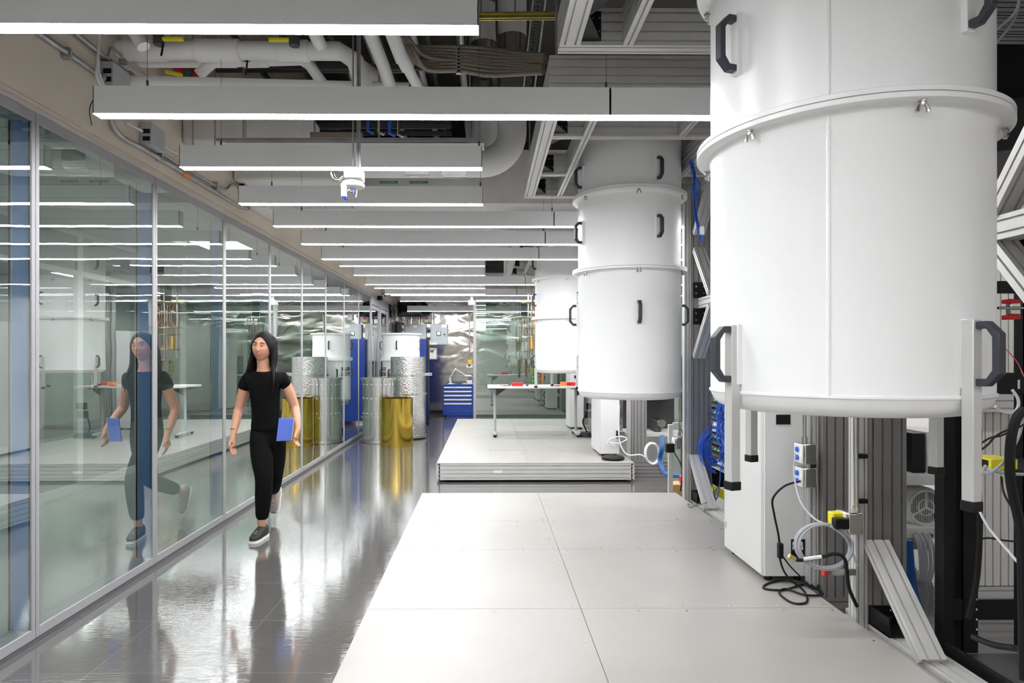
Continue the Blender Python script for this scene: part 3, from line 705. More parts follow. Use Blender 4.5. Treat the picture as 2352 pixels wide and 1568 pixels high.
m = MB(); m.tube([P(1846, 1284, Y=2.962), P(1886, 1278, Y=2.962)], .0088, 10); tag(m.build('cable_tag', 'white'), 'white tag wrapped around the thick black cable by the coil', 'tag')
m = MB(); m.tube([P(1812, 1276, Y=2.97), P(1826, 1284, Y=2.97)], .011, 12); tag(m.build('cable_connector', 'brass'), 'round metal connector at the end of the thick black cable', 'connector')
# clamp rail with red end
r = thing('toggle_clamp', 'steel clamp with a red end on the post beside the near cabinet', 'clamp', tuple(P(1930, 1320, Y=3.2)))
m = MB(); px_box(m, 1902, 1306, 1968, 1322, 3.10, .02); m.build('clamp_body', 'steel', r, bevel=.003)
m = MB(); px_box(m, 1894, 1304, 1904, 1324, 3.09, .035); m.build('end_block', 'red', r, bevel=.003)
# bottom right yellow cap on the base beam
q = P(2060, 1468, Z=.18); tag(MB().cyl(q, q+Vector((0,0,.03)), .013, 14, .011).build('cap', 'yellow'), 'small yellow cap on the base beam next to the black corner bracket', 'cap')
# ================================================================ SCROLL PUMP CAGE (between slotted posts, near right)
YA = 4.6
def pump_station(tagx, x0, x1, y0, y1, label):
    r = thing('pump_shelf', label, 'shelf', ((x0+x1)/2, (y0+y1)/2, .0), 'pump shelves')
    for xx in (x0+.02, x1-.02):
        for yy in (y0+.02, y1-.02):
            MB().box(xx-.02, xx+.02, yy-.02, yy+.02, 0, 1.35).build('leg', 'offwhite', r, bevel=.002)
    for z in (.27, .63): MB().box(x0+.041, x1-.041, y0, y1, z, z+.07).build('shelf_board', 'cabinet', r, bevel=.003)
    return r
pump_station('', 2.62, 3.5, 4.35, 4.95, 'pale steel shelf with vacuum pumps seen between the slotted posts at right')
def fan_pump(label, cx, cz, y, rad, m='cabinet', zbase=.34):
    r = thing('vacuum_pump', label, 'pump', (cx, y+.2, zbase), 'vacuum pumps')
    mm = MB(); mm.lathe((cx, y, cz), [(0, -.34), (rad*.9, -.34), (rad*1.1, -.30), (rad*1.1, -.03), (rad, -.005), (rad*.98, -.02), (0, -.02)], 40, axis='Y'); mm.build('motor_housing', m, r)
    mm = MB(); mm.lathe((cx, y, cz), [(rad*.86, 0.006), (rad*.99, .006), (rad*.99, -.012), (rad*.86, -.012)], 40, closed=True, axis='Y'); mm.lathe((cx, y, cz), [(rad*.42, .004), (rad*.47, .004), (rad*.47, -.008), (rad*.42, -.008)], 32, closed=True, axis='Y')
    for k in range(3):
        a = PI/2+2*PI*k/3; mm.tube([(cx, y, cz), (cx+rad*.95*math.cos(a), y, cz+rad*.95*math.sin(a))], rad*.06, 8)
    mm.build('fan_guard', m, r)
    mm = MB()
    for i in range(-9, 10):
        x = i*rad*.095; h = math.sqrt(max(0, (rad*.88)**2-x*x)); mm.box(cx+x-rad*.018, cx+x+rad*.018, y-.006, y-.002, cz-h, cz+h)
    mm.build('grille_bar', m, r)
    mm = MB(); mm.lathe((cx, y, cz), [(0, -.018), (rad*.86, -.018), (rad*.86, -.0195), (0, -.0195)], 32, axis='Y'); mm.build('fan_cavity', 'black', r)
    MB().box(cx-rad*.8, cx+rad*.8, y+.06, y+.3, zbase, cz-rad*.8).build('pump_foot', m, r, bevel=.004)
    return r
q = P(2127, 1165, Y=4.42)
fan_pump('round grey pump with a slotted fan guard on the pale shelf between posts', q.x, q.z, 4.42, .125)
m = MB(); 
r = thing('control_unit', 'black control unit standing on the upper pale shelf between the posts', 'instrument', (3.0, 4.6, .70))
a = P(2097, 1052, Y=4.42); b = P(2125, 995, Y=4.42); MB().box(a.x, b.x, 4.42, 4.7, .701, b.z).build('housing', 'black', r, bevel=.004)
r = thing('control_unit', 'beige ventilated unit beside the black one on the upper pale shelf', 'instrument', (3.0, 4.6, .70), 'units on the pump shelf')
a = P(2128, 1052, Y=4.45); b = P(2200, 992, Y=4.45); MB().box(a.x, b.x, 4.45, 4.8, .701, b.z).build('housing', 'cabinet', r, bevel=.004)
m = MB()
for i in range(7): m.box(a.x+.02+i*.012, a.x+.026+i*.012, 4.447, 4.45, .74, .80)
m.build('vent_slots', 'black', r)
r = thing('patch_unit', 'metal box with grey cables looping from its connectors below the round pump', 'instrument', tuple(P(2125, 1260, Y=4.4)))
m = MB(); px_box(m, 2090, 1210, 2135, 1262, 4.40, .15); m.build('housing', 'steel', r, bevel=.003)
for k in range(3):
    q = P(2096+k*16, 1222, Y=4.38); MB().tube([q, q+Vector((0, -.05, -.01))], .015, 12).build('connector', 'steel', r)
for k in range(12):
    dx = k*3.2+random.uniform(-2, 2)
    cable('grey signal cable looping below the metal box under the round pump', [P(2098+dx, 1226, Y=4.33), P(2108+dx, 1250, Y=4.3), P(2112+dx, 1300, Y=4.3), P(2106+dx*.8, 1330+k, Y=4.3), P(2092+dx, 1326+k, Y=4.32), P(2088+dx*.3, 1300, Y=4.36)], .006, 'cgrey', 'looping grey signal cables')
for k in range(2):
    cable('thick blue hose dropping behind the foot brace near the yellow cap', [P(2076+k*12, 1240, Y=3.9), P(2084+k*12, 1330, Y=3.9), P(2098+k*12, 1390, Y=3.85), P(2118+k*12, 1432, Y=3.8)], .02, 'dblue', 'blue hoses behind the foot brace', 'hose')
# ================================================================ BLACK OPEN RACK AT RIGHT
r = thing('open_rack', 'tall black open equipment rack at the right edge of the view', 'rack', (2.34, 2.4, .18))
x0, x1, y0, y1 = 2.02, 2.58, 1.9, 2.9
def rpost(x, y, w=.045, d=.06, nm='post'):
    MB().box(x, x+w, y-d, y, .181, 2.05).build(nm, 'black', r, bevel=.002)
for x in (x0, x1-.045):
    for y in (y1, y0+.06): rpost(x, y)
for x in (x0+.085, x1-.2):
    m = MB(); m.box(x, x+.068, y1-.06, y1-.05, .19, 2.03); m.box(x, x+.004, y1-.06, y1, .19, 2.03)
    m.build('mounting_rail', 'black', r, bevel=.001)
m = MB()
for k in range(40):
    z = .25+k*.0445
    for x in (x0+.085, ): m.box(x+.058, x+.064, y1-.0608, y1-.0602, z-.004, z+.004)
m.build('rail_holes', 'white', r)['kind'] = 'stuff'
m = MB(); m.box(x0+.046, x1-.046, y1-.058, y1-.05, .335, .425); m.build('cross_channel', 'black', r, bevel=.002)
m = MB(); m.box(x0+.046, x1-.046, y1-.04, y1-.0, 2.0, 2.05); m.build('cross_channel', 'black', r, bevel=.002)
m = MB(); m.box(x0, x0+.02, y0+.06, y1-.061, .181, .24); m.build('side_rail', 'black', r, bevel=.002)
m = MB(); m.box(x0+.02, x1, y0+.06, y1-.061, .181, .19); m.build('base_plate', 'darkgrey', r, bevel=.002)
m = MB(); m.box(x0, x0+.02, y0+.06, y1-.061, 2.0, 2.05); m.build('side_rail', 'black', r, bevel=.002)
def rpanel(label, py0, py1, name='rack_unit', d=.05, Y=2.78, mm='black', px0=2294):
    a = P(px0, py1, Y=Y); b = P(2400, py0, Y=Y); o = MB().box(a.x, 2.53, Y, Y+d, a.z, b.z).build(name, mm, bevel=.003)
    return tag(o, label, 'rack unit', 'units in the black rack')
rpanel('black blank unit in the rack, just below the white diagonal braces', 645, 672)
o = rpanel('black blank unit with a white slot in the rack, level with the cryostat handle', 856, 905)
m = MB(); a = P(2337, 893, Y=2.779); b = P(2342, 872, Y=2.779); m.box(a.x, b.x, 2.777, 2.779, a.z, b.z); m.build('slot_mark', 'white', o)
r = thing('rack_shelf', 'black cable-strewn shelf of the open rack carrying the yellow media converter', 'shelf', (2.35, 2.6, 1.0))
a = P(2252, 1088, Y=2.55); b = P(2400, 1068, Y=2.55); MB().box(2.07, 2.53, 2.35, 2.80, a.z+.01, a.z+.025).build('shelf_board', 'black', r, bevel=.003)
MB().box(2.07, 2.53, 2.345, 2.352, a.z-.02, a.z+.025).build('shelf_lip', 'black', r, bevel=.002)
zs = a.z+.0255
r = thing('media_converter', 'small yellow box with network cables on the rack shelf', 'network box', tuple(P(2306, 1055, Y=2.5)))
a = P(2277, 1058, Y=2.5); b = P(2338, 1036, Y=2.5); MB().box(a.x, b.x, 2.5, 2.62, zs, zs+.04).build('housing', 'yellow', r, bevel=.003)
MB().box(a.x-.002, a.x, 2.515, 2.605, zs+.006, zs+.034).build('port_opening', 'black', r)
for k, (pts, rad, mm, lab) in enumerate([
    ([P(2352, 940, Y=2.3), P(2335, 960, Y=2.3), P(2322, 1010, Y=2.3), P(2320, 1090, Y=2.3), P(2330, 1150, Y=2.3), P(2345, 1230, Y=2.3), P(2350, 1400, Y=2.3), P(2352, 1560, Y=2.3)], .016, 'black', 'thick black cable bundle sweeping down at the right edge'),
    ([P(2245, 955, Y=2.68), P(2248, 1000, Y=2.68), P(2246, 1100, Y=2.68), P(2250, 1200, Y=2.68), P(2244, 1320, Y=2.68), P(2225, 1420, Y=2.68)], .012, 'black', 'black cable bundle tied down the inner rail of the rack'),
    ([P(2262, 1070, Y=2.45), P(2285, 1082, Y=2.4), P(2330, 1088, Y=2.4), P(2356, 1089, Y=2.4)], .006, 'cgrey', 'grey cable lying along the front of the rack shelf'),
    ([P(2350, 955, Y=2.35), P(2340, 1000, Y=2.35), P(2310, 1055, Y=2.33), P(2275, 1085, Y=2.33), P(2258, 1082, Y=2.35), P(2266, 1072, Y=2.4)], .0055, 'cgrey', 'grey cable curling under the yellow box on the rack'),
    ([P(2286, 933, Y=2.5), P(2300, 944, Y=2.5), P(2325, 948, Y=2.5), P(2338, 935, Y=2.5), P(2338, 915, Y=2.5), P(2325, 895, Y=2.5)], .0055, 'cwhite', 'white cable loop hanging beside the large cryostat above the yellow box'),
    ([P(2250, 1020, Y=2.6), P(2275, 1005, Y=2.55), P(2300, 1000, Y=2.5), P(2330, 985, Y=2.4), P(2352, 975, Y=2.3)], .004, 'black', 'thin black cable arching above the yellow box'),
    ([P(2252, 1034, Y=2.6), P(2270, 1020, Y=2.55), P(2285, 1003, Y=2.5), P(2312, 988, Y=2.45), P(2340, 983, Y=2.4)], .004, 'black', 'second thin black cable arching above the yellow box'),
    ([P(2243, 1065, Y=2.62), P(2240, 1110, Y=2.62), P(2246, 1160, Y=2.6), P(2270, 1210, Y=2.55), P(2320, 1270, Y=2.45), P(2345, 1300, Y=2.4)], .005, 'cwhite', 'pale cable sagging from the rack shelf to the lower right'),
    ([P(2300, 1095, Y=2.5), P(2305, 1130, Y=2.45), P(2325, 1165, Y=2.4), P(2350, 1180, Y=2.35)], .004, 'black', 'thin black cable sagging below the rack shelf'),
    ([P(2240, 1240, Y=2.7), P(2270, 1235, Y=2.7), P(2300, 1240, Y=2.6), P(2340, 1244, Y=2.5)], .004, 'black', 'thin black cable crossing the lower part of the rack'),
    ([P(2235, 1462, Y=2.6), P(2280, 1480, Y=2.5), P(2330, 1488, Y=2.4), P(2352, 1492, Y=2.3)], .012, 'black', 'thick black cable lying on the base of the rack'),
    ([P(2290, 770, Y=2.7), P(2310, 800, Y=2.7), P(2335, 830, Y=2.6), P(2352, 865, Y=2.5)], .0018, 'red', 'thin red wire hanging in front of the pale slotted panel'),
    ]): cable(lab, pts, rad, mm)
r = thing('red_clamp', 'red ended steel clamp on a thin rod, before the pale slotted panel', 'clamp', tuple(P(2332, 733, Y=2.76)))
m = MB(); px_box(m, 2322, 695, 2345, 722, 2.76, .03); m.build('clamp_body', 'steel', r, bevel=.003)
for y0_, y1_ in ((686, 696), (722, 733)): m = MB(); px_box(m, 2321, y0_, 2346, y1_, 2.75, .05); m.build('end_block', 'red', r, bevel=.003)
m = MB(); m.cyl(P(2292, 707, Y=2.745), P(2400, 707, Y=2.745), .006); m.build('rod', 'steel', r)
# black cable tray above
r = thing('cable_tray', 'black overhead cable tray at the upper right corner', 'cable tray', (2.4, 2.5, 2.6))
m = MB(); m.obox(P(2352, 300, Y=2.6)+Vector((.22,0,0)), Vector((.35, -.25, 0)), Vector((.15, .2, 0)), Vector((0, 0, .10))); m.build('tray_side', 'black', r)
m = MB(); m.box(2.38, 3.3, 3.0, 3.5, 2.585, 2.60); m.build('tray_floor', 'black', r)
m = MB(); m.box(2.34, 3.4, 2.98, 3.0, 2.45, 2.95); m.build('tray_side', 'black', r)
r = thing('ceiling_panel', 'dark slotted overhead panel behind the upper part of the nearest cryostat', 'panel', (2.8, 3.0, 3.2))
m = MB()
for i in range(9): beam(m, (2.1, 2.2+.19*i, 3.25), (4.2, 2.2+.19*i, 3.25), .18, .05)
m.build('panel_profiles', 'darkgrey', r)
for k, pts in enumerate(([P(2275, 80, Y=2.75), P(2330, 30, Y=2.6), P(2345, -20, Y=2.5)], [P(2270, 120, Y=2.75), P(2318, 62, Y=2.7), P(2338, 20, Y=2.7), P(2340, -20, Y=2.7)])):
    cable('grey cable hanging from the overhead panel at the upper right, '+('inner' if k else 'outer'), pts, .006, 'cgrey')
r = thing('inline_connector', 'black inline connector on a white cord before the bright slotted panel', 'connector', tuple(P(2310, 420, Y=3.0)))
m = MB(); m.tube([P(2316, 385, Y=3), P(2311, 405, Y=3), P(2306, 420, Y=3)], [.006, .012, .014], 8); m.build('connector_body', 'black', r)
m = MB(); m.tube([P(2296, 350, Y=3), P(2330, 362, Y=3), P(2320, 375, Y=3), P(2316, 390, Y=3)], .004, 8, smooth=5); m.build('upper_cord', 'cwhite', r)
m = MB(); m.tube([P(2305, 420, Y=3), P(2302, 450, Y=3), P(2301, 475, Y=3)], .0035, 8, smooth=5); m.build('lower_cord', 'cwhite', r)
# ================================================================ SERVER RACK WITH BLUE PATCH CABLES (between the columns)
r = thing('server_rack', 'black server rack with blinking lights and blue patch cables between the columns', 'rack', (2.4, 5.45, .18))
SX0, SX1, SY0, SY1 = 2.08, 2.9, 4.85, 6.5
m = MB(); m.box(SX0+.02, SX1, SY1-.02, SY1, .19, 2.2); m.box(SX0+.02, SX1, SY0, SY0+.02, .19, 2.2); m.box(SX1-.02, SX1, SY0, SY1, .19, 2.2); m.box(SX0+.02, SX1, SY0, SY1, 2.18, 2.2); m.build('rack_shell', 'black', r)
for k in range(14):
    z = .45+k*.115
    b_ = MB().box(SX0+.06, SX0+.5, SY0+.05, SY1-.25, z, z+.09).build('server_unit', 'darkgrey' if k % 3 else 'panelgrey', r, bevel=.002)
    m = MB()
    for q in range(30): m.box(SX0+.056, SX0+.06, SY0+.08+q*.042, SY0+.10+q*.042, z+.03, z+.055)
    m.build('port_row', 'black', b_)
    m = MB()
    for q in range(13): m.box(SX0+.054, SX0+.058, SY0+.1+q*.09, SY0+.108+q*.09, z+.066, z+.074)
    m.build('status_lights', 'ledg' if k % 3 else 'ledb', b_)
MB().box(SX0-.01, SX0+.0, SY0+.02, SY1-.02, .25, .33).build('warning_strip', 'yellow', r)
m = MB()
for k in range(46):
    ya = random.uniform(SY0+.08, 5.5); z = .45+random.randrange(2, 9)*.115+.04; z2 = .45+random.randrange(1, 8)*.115+.04; yb = 5.65-random.uniform(0, .08)
    m.tube([(SX0+.055, ya, z), (SX0+.0, ya, z), (SX0-.05-random.uniform(0,.05), (ya+yb)/2+.1, (z+z2)/2-random.uniform(0,.12)), (SX0-.02, yb, z2), (SX0+.055, yb-.02, z2)], .0042, 6, smooth=5)
o = m.build('patch_cables', 'cblue', r); o['kind'] = 'stuff'; o['label'] = 'mass of thin blue patch cables'
m = MB()
for k in range(30):
    c = P(1640, 1030, Y=5.75); a0 = random.uniform(1.2, 5.0); R1 = random.uniform(.07, .17)
    pts = [Vector((c.x+.02-abs(R1*math.cos(a0+q*.45))*1.0, 5.72+random.uniform(-.03,.03), c.z+R1*1.3*math.sin(a0+q*.45))) for q in range(7)]
    m.tube(pts, .0038, 6, smooth=3)
o = m.build('patch_cable_loops', 'cblue', r); o['kind'] = 'stuff'
for k, pts in enumerate(([P(1660, 910, Y=5.6), P(1640, 960, Y=5.7), P(1618, 1040, Y=5.8), P(1630, 1110, Y=5.8), P(1645, 1150, Y=5.7)],
    [P(1650, 935, Y=5.6), P(1612, 965, Y=5.9), P(1585, 1030, Y=6.0), P(1600, 1070, Y=6.0), P(1622, 1110, Y=5.9), P(1640, 1150, Y=5.8)],
    [P(1631, 900, Y=5.8), P(1620, 950, Y=5.9), P(1618, 1000, Y=5.9), P(1622, 1090, Y=5.9), P(1640, 1140, Y=5.8)],
    [P(1655, 1070, Y=5.6), P(1652, 1120, Y=5.6), P(1646, 1145, Y=5.7), P(1638, 1120, Y=5.8), P(1628, 1060, Y=5.8)])):
    cable('blue network cable hanging loosely in front of the server rack, '+('longest', 'outermost', 'straightest', 'lowest looping')[k], pts, .0045, 'cblue')
cable('black cord sweeping down from the server rack to the middle column foot', [P(1637, 860, Y=5.9), P(1618, 980, Y=6.0), P(1600, 1040, Y=6.05), P(1570, 1078, Y=6.1), P(1567, 1100, Y=6.15), P(1563, 1128, Y=6.15)], .007, 'black')
# blue cables bundle hanging from overhead between middle and nearest cryostat
m = MB()
for k in range(12):
    j = lambda: random.uniform(-5.5, 5.5)
    m.tube([P(1588+j(), 370+j(), Y=4.6), P(1592+j(), 400+j(), Y=4.6), P(1600+j()*2, 430+j(), Y=4.6), P(1597+j(), 470+j(), Y=4.6), P(1600+j(), 500, Y=4.6), P(1606+j(), 530, Y=4.6), P(1612+j(), 552+j(), Y=4.6)], .0027, 6, smooth=4)
tag(m.build('cable_bundle', 'cblue'), 'bundle of blue cables hanging from the overhead frame, ends taped white', 'cable bundle', kind='thing')
q = P(1611, 530, Y=4.6); tag(MB().box(q.x-.015, q.x+.015, 4.58, 4.62, q.z-.03, q.z+.03).build('cable_label', 'white', bevel=.003), 'white label tied to the hanging blue cable bundle', 'label tag')
# ================================================================ PUMP NOOK at the middle station
r = thing('pump_shelf', 'pale shelf frame with a pump behind the middle station column', 'shelf', (2.2, 9.2, 0), 'pump shelves')
MB().box(2.0, 2.75, 8.9, 9.5, 1.02, 1.06).build('shelf_board', 'offwhite', r, bevel=.002)
MB().box(2.0, 2.75, 8.9, 9.5, .40, .45).build('shelf_board', 'offwhite', r, bevel=.002)
for x in (2.06, 2.71): MB().box(x-.02, x+.02, 8.9, 8.94, 0, 1.5).build('leg', 'darkgrey', r)
MB().box(2.0, 2.75, 9.46, 9.5, .45, 1.5).build('back_panel', 'darkgrey', r)
q = P(1519, 972, Y=9.0); rr = thing('vacuum_pump', 'small round pump in the dark nook behind the middle station', 'pump', (q.x, 9.1, q.z-.1), 'vacuum pumps')
MB().lathe((q.x, 8.98, q.z), [(0, 0), (.055, 0), (.06, -.01), (.06, -.3), (0, -.3)], 24, axis='Y').build('motor_housing', 'steel', rr)
MB().box(q.x-.09, q.x+.0, 9.0, 9.3, .45, q.z+.04).build('pump_body', 'darkgrey', rr, bevel=.01)
coil('coil of pale cable hanging on the slotted post behind the far platform corner', 1497, 1040, 7.95, 16, 23, 5, .010, 'cwhite', wob=.03)
cable('pale cable from the middle cabinet to the hanging coil', [P(1422, 930, Y=8.0), P(1422, 1005, Y=8.0), P(1432, 1035, Y=7.98), P(1446, 1045, Y=7.96), P(1470, 1044, Y=7.95), P(1484, 1052, Y=7.94)], .009, 'cwhite')
for k in range(2):
    cable('thick blue hose curving down to the floor beside the pale coil', [P(1519+3*k, 1000, Y=7.9), P(1518+4*k, 1030, Y=7.8), P(1514+4*k, 1055, Y=7.8), P(1521+4*k, 1080, Y=7.7), P(1536, 1092-3*k, Y=7.6), P(1566, 1094-2*k, Y=7.5)], .018, 'dblue', 'blue hoses at the far platform corner', 'hose')
conduit('thin steel conduit dropping to the blue-sided outlet box at the column', [P(1560, 905, Y=6.3), P(1560, 1000, Y=6.3)], .01)
outlet_box('outlet box with a blue-grey face beside the column behind the near platform', 1552, 1005, 1566, 1032, 6.25, .09, 'white')
q = P(1539, 1029, Y=6.1); tag(MB().box(q.x-.04, q.x+.04, 6.08, 6.14, q.z-.04, q.z+.045).build('power_adapter', 'black', bevel=.005), 'black power adapter hanging next to the pale upright behind the near platform', 'adapter')
cable('thin black cord from the hanging power adapter to the column foot', [P(1548, 1038, Y=6.12), P(1560, 1058, Y=6.12), P(1567, 1075, Y=6.12)], .005, 'black', cat='cord')
r = thing('upright_stand', 'pale aluminium upright on an angled foot behind the near platform', 'stand', tuple(P(1541, 1135, Z=0)))
a = P(1536, 975, Y=6.4); b = P(1546, 975, Y=6.4); MB().box(a.x, b.x, 6.4, 6.44, 0.03, a.z).build('upright', 'alu', r, bevel=.002)
MB().box(a.x-.02, b.x+.15, 6.36, 6.48, 0, .03).build('foot', 'alu', r, bevel=.002)
MB().box(b.x, b.x+.10, 6.4, 6.42, a.z-.05, a.z+.02).build('top_bracket', 'alu', r, bevel=.002)
q = P(1563, 1110, Y=6.35); tag(MB().box(q.x-.03, q.x+.14, 6.5, 6.7, 0, .21).build('cardboard_box', 'card', bevel=.002), 'small brown cardboard box on the floor behind the near platform', 'box')
q = P(1567, 1098, Y=6.55); tag(MB().box(q.x-.02, q.x+.05, 6.53, 6.6, .211, .29).build('red_bottle', 'red', bevel=.01), 'small red container standing on the cardboard box', 'container')
cable('thin grey wire trailing from the server rack over the near platform corner', [P(1660, 1085, Y=5.7), P(1648, 1120, Y=5.7), P(1625, 1140, Y=5.6), P(1597, 1160, Z=.24), P(1580, 1157, Z=.235), P(1585, 1165, Z=.235), P(1600, 1162, Z=.235), P(1625, 1153, Y=5.3)], .0025, 'darkgrey', cat='wire')
# power strips beside table
def strip_set(px, py0, py1, Y, lab):
    r = thing('power_strip', lab, 'power strip', tuple(P(px, py1, Y=Y)))
    m = MB(); px_box(m, px-6, py0, px+6, py1, Y, .08); m.build('housing', 'steel', r, bevel=.004)
    for k in range(2):
        q = P(px-10, py0+(py1-py0)*(.3+.45*k), Y=Y); MB().box(q.x-.02, q.x+.02, Y-.01, Y+.05, q.z-.03, q.z+.03).build('plug', 'black', r, bevel=.004)
    return r
strip_set(1359, 925, 940, 10.2, 'upper outlet box with black plugs on the post behind the table')
strip_set(1357, 943, 960, 10.2, 'middle outlet box with black plugs on the post behind the table')
cable('black cord hanging from the outlets behind the table to the platform', [P(1346, 950, Y=10.2), P(1339, 968, Y=10.2), P(1345, 985, Y=10.3), P(1352, 997, Y=10.3)], .012, 'black', cat='cord')
q = P(1352, 1000, Y=10.3); tag(MB().cyl((q.x, 10.3, .231), (q.x, 10.3, .30), .16, 28, .12).build('floor_base', 'black'), 'round black rubber base on the platform behind the table', 'base')
q = P(1414, 1048, Z=.23); tag(MB().lathe((1.56, 7.98, .231), [(0, 0), (.13, 0), (.14, .012), (.14, .028), (.125, .04), (0, .04)], 32).build('cable_pile', 'blackrub'), 'black coiled cable pile under the middle cabinet on the far platform', 'cable')
strip_set(1430, 990, 1005, 8.1, 'small outlet box with plug on the front of the middle cabinet')
cable('beige cord bundle looped on the middle cabinet front', [P(1395, 1020, Y=8.1), P(1402, 1008, Y=8.08), P(1425, 1002, Y=8.06), P(1440, 1008, Y=8.06), P(1420, 1018, Y=8.05), P(1400, 1016, Y=8.08), P(1412, 1024, Y=8.06)], .008, 'cwhite', cat='cord')
# ================================================================ FOLDING WORK TABLE
XT0, XT1, YT0, YT1, ZT = .012, 1.66, 10.08, 10.83, 1.035
r = thing('folding_table', 'white topped folding work table with grey T-legs on the far platform', 'table', ((XT0+XT1)/2, (YT0+YT1)/2, .23))
MB().box(XT0, XT1, YT0, YT1, ZT-.03, ZT).build('table_top', 'white', r, bevel=.004)
for x in (.13, 1.44):
    m = MB(); m.cyl((x, 10.45, .30), (x, 10.45, ZT-.05), .022, 16)
    lg = m.build('leg', 'panelgrey', r)
    m = MB(); m.box(x-.03, x+.03, 10.17, 10.75, .262, .30); m.build('foot_bar', 'panelgrey', lg, bevel=.012)
    m = MB()
    for yy in (10.19, 10.73): m.cyl((x, yy, .2305), (x, yy, .262), .024, 12)
    m.build('foot_pad', 'blackrub', lg)
    m = MB(); m.box(x-.1, x+.1, 10.2, 10.7, ZT-.05, ZT-.031); m.prism([(0, 0), (.17, 0), (.0, -.12)], (x+.02, 10.44, ZT-.05), (x+.02, 10.46, ZT-.05), Vector((1, 0, 0)), Vector((0, 0, 1))); m.build('hinge_bracket', 'darkgrey', lg)
def small(label, cat, name, px0, px1, h, Y, m, group=None, d=.12, bev=.006):
    a = P(px0, 880, Y=Y); b = P(px1, 880, Y=Y)
    return tag(MB().box(a.x, b.x, Y, Y+d, ZT+.0005, ZT+h).build(name, m, bevel=bev), label, cat, group)
small('long red parts bin lying on the folding table', 'bin', 'parts_bin', 1175, 1202, .055, 10.2, 'red')
small('orange-red parts bin beside the cryostat leg on the folding table', 'bin', 'parts_bin', 1289, 1302, .06, 10.3, 'orange')
small('bright red parts bin, second of the pair on the folding table', 'bin', 'parts_bin', 1302, 1312, .058, 10.3, 'red')
small('bright red parts bin at the right end of the pair on the folding table', 'bin', 'parts_bin', 1312.3, 1322, .058, 10.3, 'red')
small('small red tool left of the long red bin on the table', 'tool', 'hand_tool', 1155, 1168, .014, 10.2, 'red', bev=.003)
small('tan fitting at the left end of the folding table', 'fitting', 'fitting', 1148, 1154, .03, 10.25, 'card', d=.05)
small('dark tool right of the long red bin on the table', 'tool', 'hand_tool', 1208, 1214, .028, 10.22, 'dblue', d=.05)
small('dark clamp left of the long red bin on the table', 'tool', 'hand_tool', 1168, 1173, .03, 10.3, 'darkgrey', d=.05)
small('small brass block near the middle of the folding table', 'block', 'metal_block', 1230, 1236, .02, 10.22, 'goldp', d=.05)
small('beige papers spread left of the red bins on the table', 'papers', 'papers', 1252, 1276, .008, 10.2, 'offwhite', d=.25, bev=.001)
small('dark red pliers in front of the red bins on the table', 'tool', 'pliers', 1274, 1288, .018, 10.15, 'red', d=.06, bev=.004)
# ================================================================ OPEN GOLD CRYOSTAT STAGES
r = thing('open_cryostat', 'open cryostat with stacked gold plates hanging behind the farthest white can', 'cryostat', (.93, 11.5, 1.1))
cx, cy = .93, 11.45
for z, R in ((2.45, .31), (2.0, .27), (1.88, .25), (1.62, .24), (1.44, .20)):
    MB().lathe((cx, cy, z), [(0, 0), (R, 0), (R, .012), (0, .012)], 40).build('stage_plate', 'goldp', r)
for a in range(0, 360, 60):
    R = .2; x = cx+R*math.cos(D(a+10)); y = cy+R*math.sin(D(a+10))
    m = MB(); m.cyl((x, y, 1.45), (x, y, 3.0), .010, 8); m.build('support_rod', 'steel', r)
for a in range(0, 360, 45):
    R = .14; x = cx+R*math.cos(D(a)); y = cy+R*math.sin(D(a))
    m = MB(); m.tube([(x, y, 2.44), (x*.5+cx*.5, y, 2.2), (x, y, 2.02)], .006, 6, smooth=4); m.tube([(x, y, 1.86), (x, y+.02, 1.7), (x, y, 1.63)], .006, 6, smooth=4); m.build('wiring', 'copper', r)
for dx, z0, z1, mm, nm in ((-.12, .98, 1.43, 'green', 'sample_stick'), (.05, 1.0, 1.43, 'copper', 'sample_stick'), (-.14, 1.64, 1.86, 'goldp', 'still_chamber'), (-.12, 1.2, 1.42, 'goldp', 'still_chamber')):
    if nm == 'sample_stick':
        m = MB(); m.cyl((cx+dx, cy-.05, z0), (cx+dx, cy-.05, z1), .03, 14); s_ = m.build(nm, mm, r)
        m = MB()
        for k in range(6): m.cyl((cx+dx, cy-.05, z0+.02+k*.07), (cx+dx, cy-.05, z0+.035+k*.07), .034, 14)
        m.build('ring', 'copper', s_)
    else:
        m = MB(); m.cyl((cx+dx, cy-.02, z0), (cx+dx, cy-.02, z1), .045, 16); m.build(nm, mm, r)
m = MB(); m.lathe((cx, cy, 2.47), [(0, 0), (.07, 0), (.09, .1), (.07, .5), (0, .5)], 24); m.build('pulse_tube', 'darkgrey', r)
# ================================================================ SHIELD CYLINDERS AT THE LEFT REAR
def open_can(m, c, R, z0, z1, t=.006, extra=()):
    prof = [(0, z0), (R, z0), (R, z0+.01)]+[(R+e, z0+(z1-z0)*q) for q, e in extra]+[(R, z1-.012), (R+.004, z1-.010), (R+.004, z1), (R-t, z1), (R-t, z0+.02), (0, z0+.02)]
    m.lathe((c[0], c[1], 0), prof, 72); return m
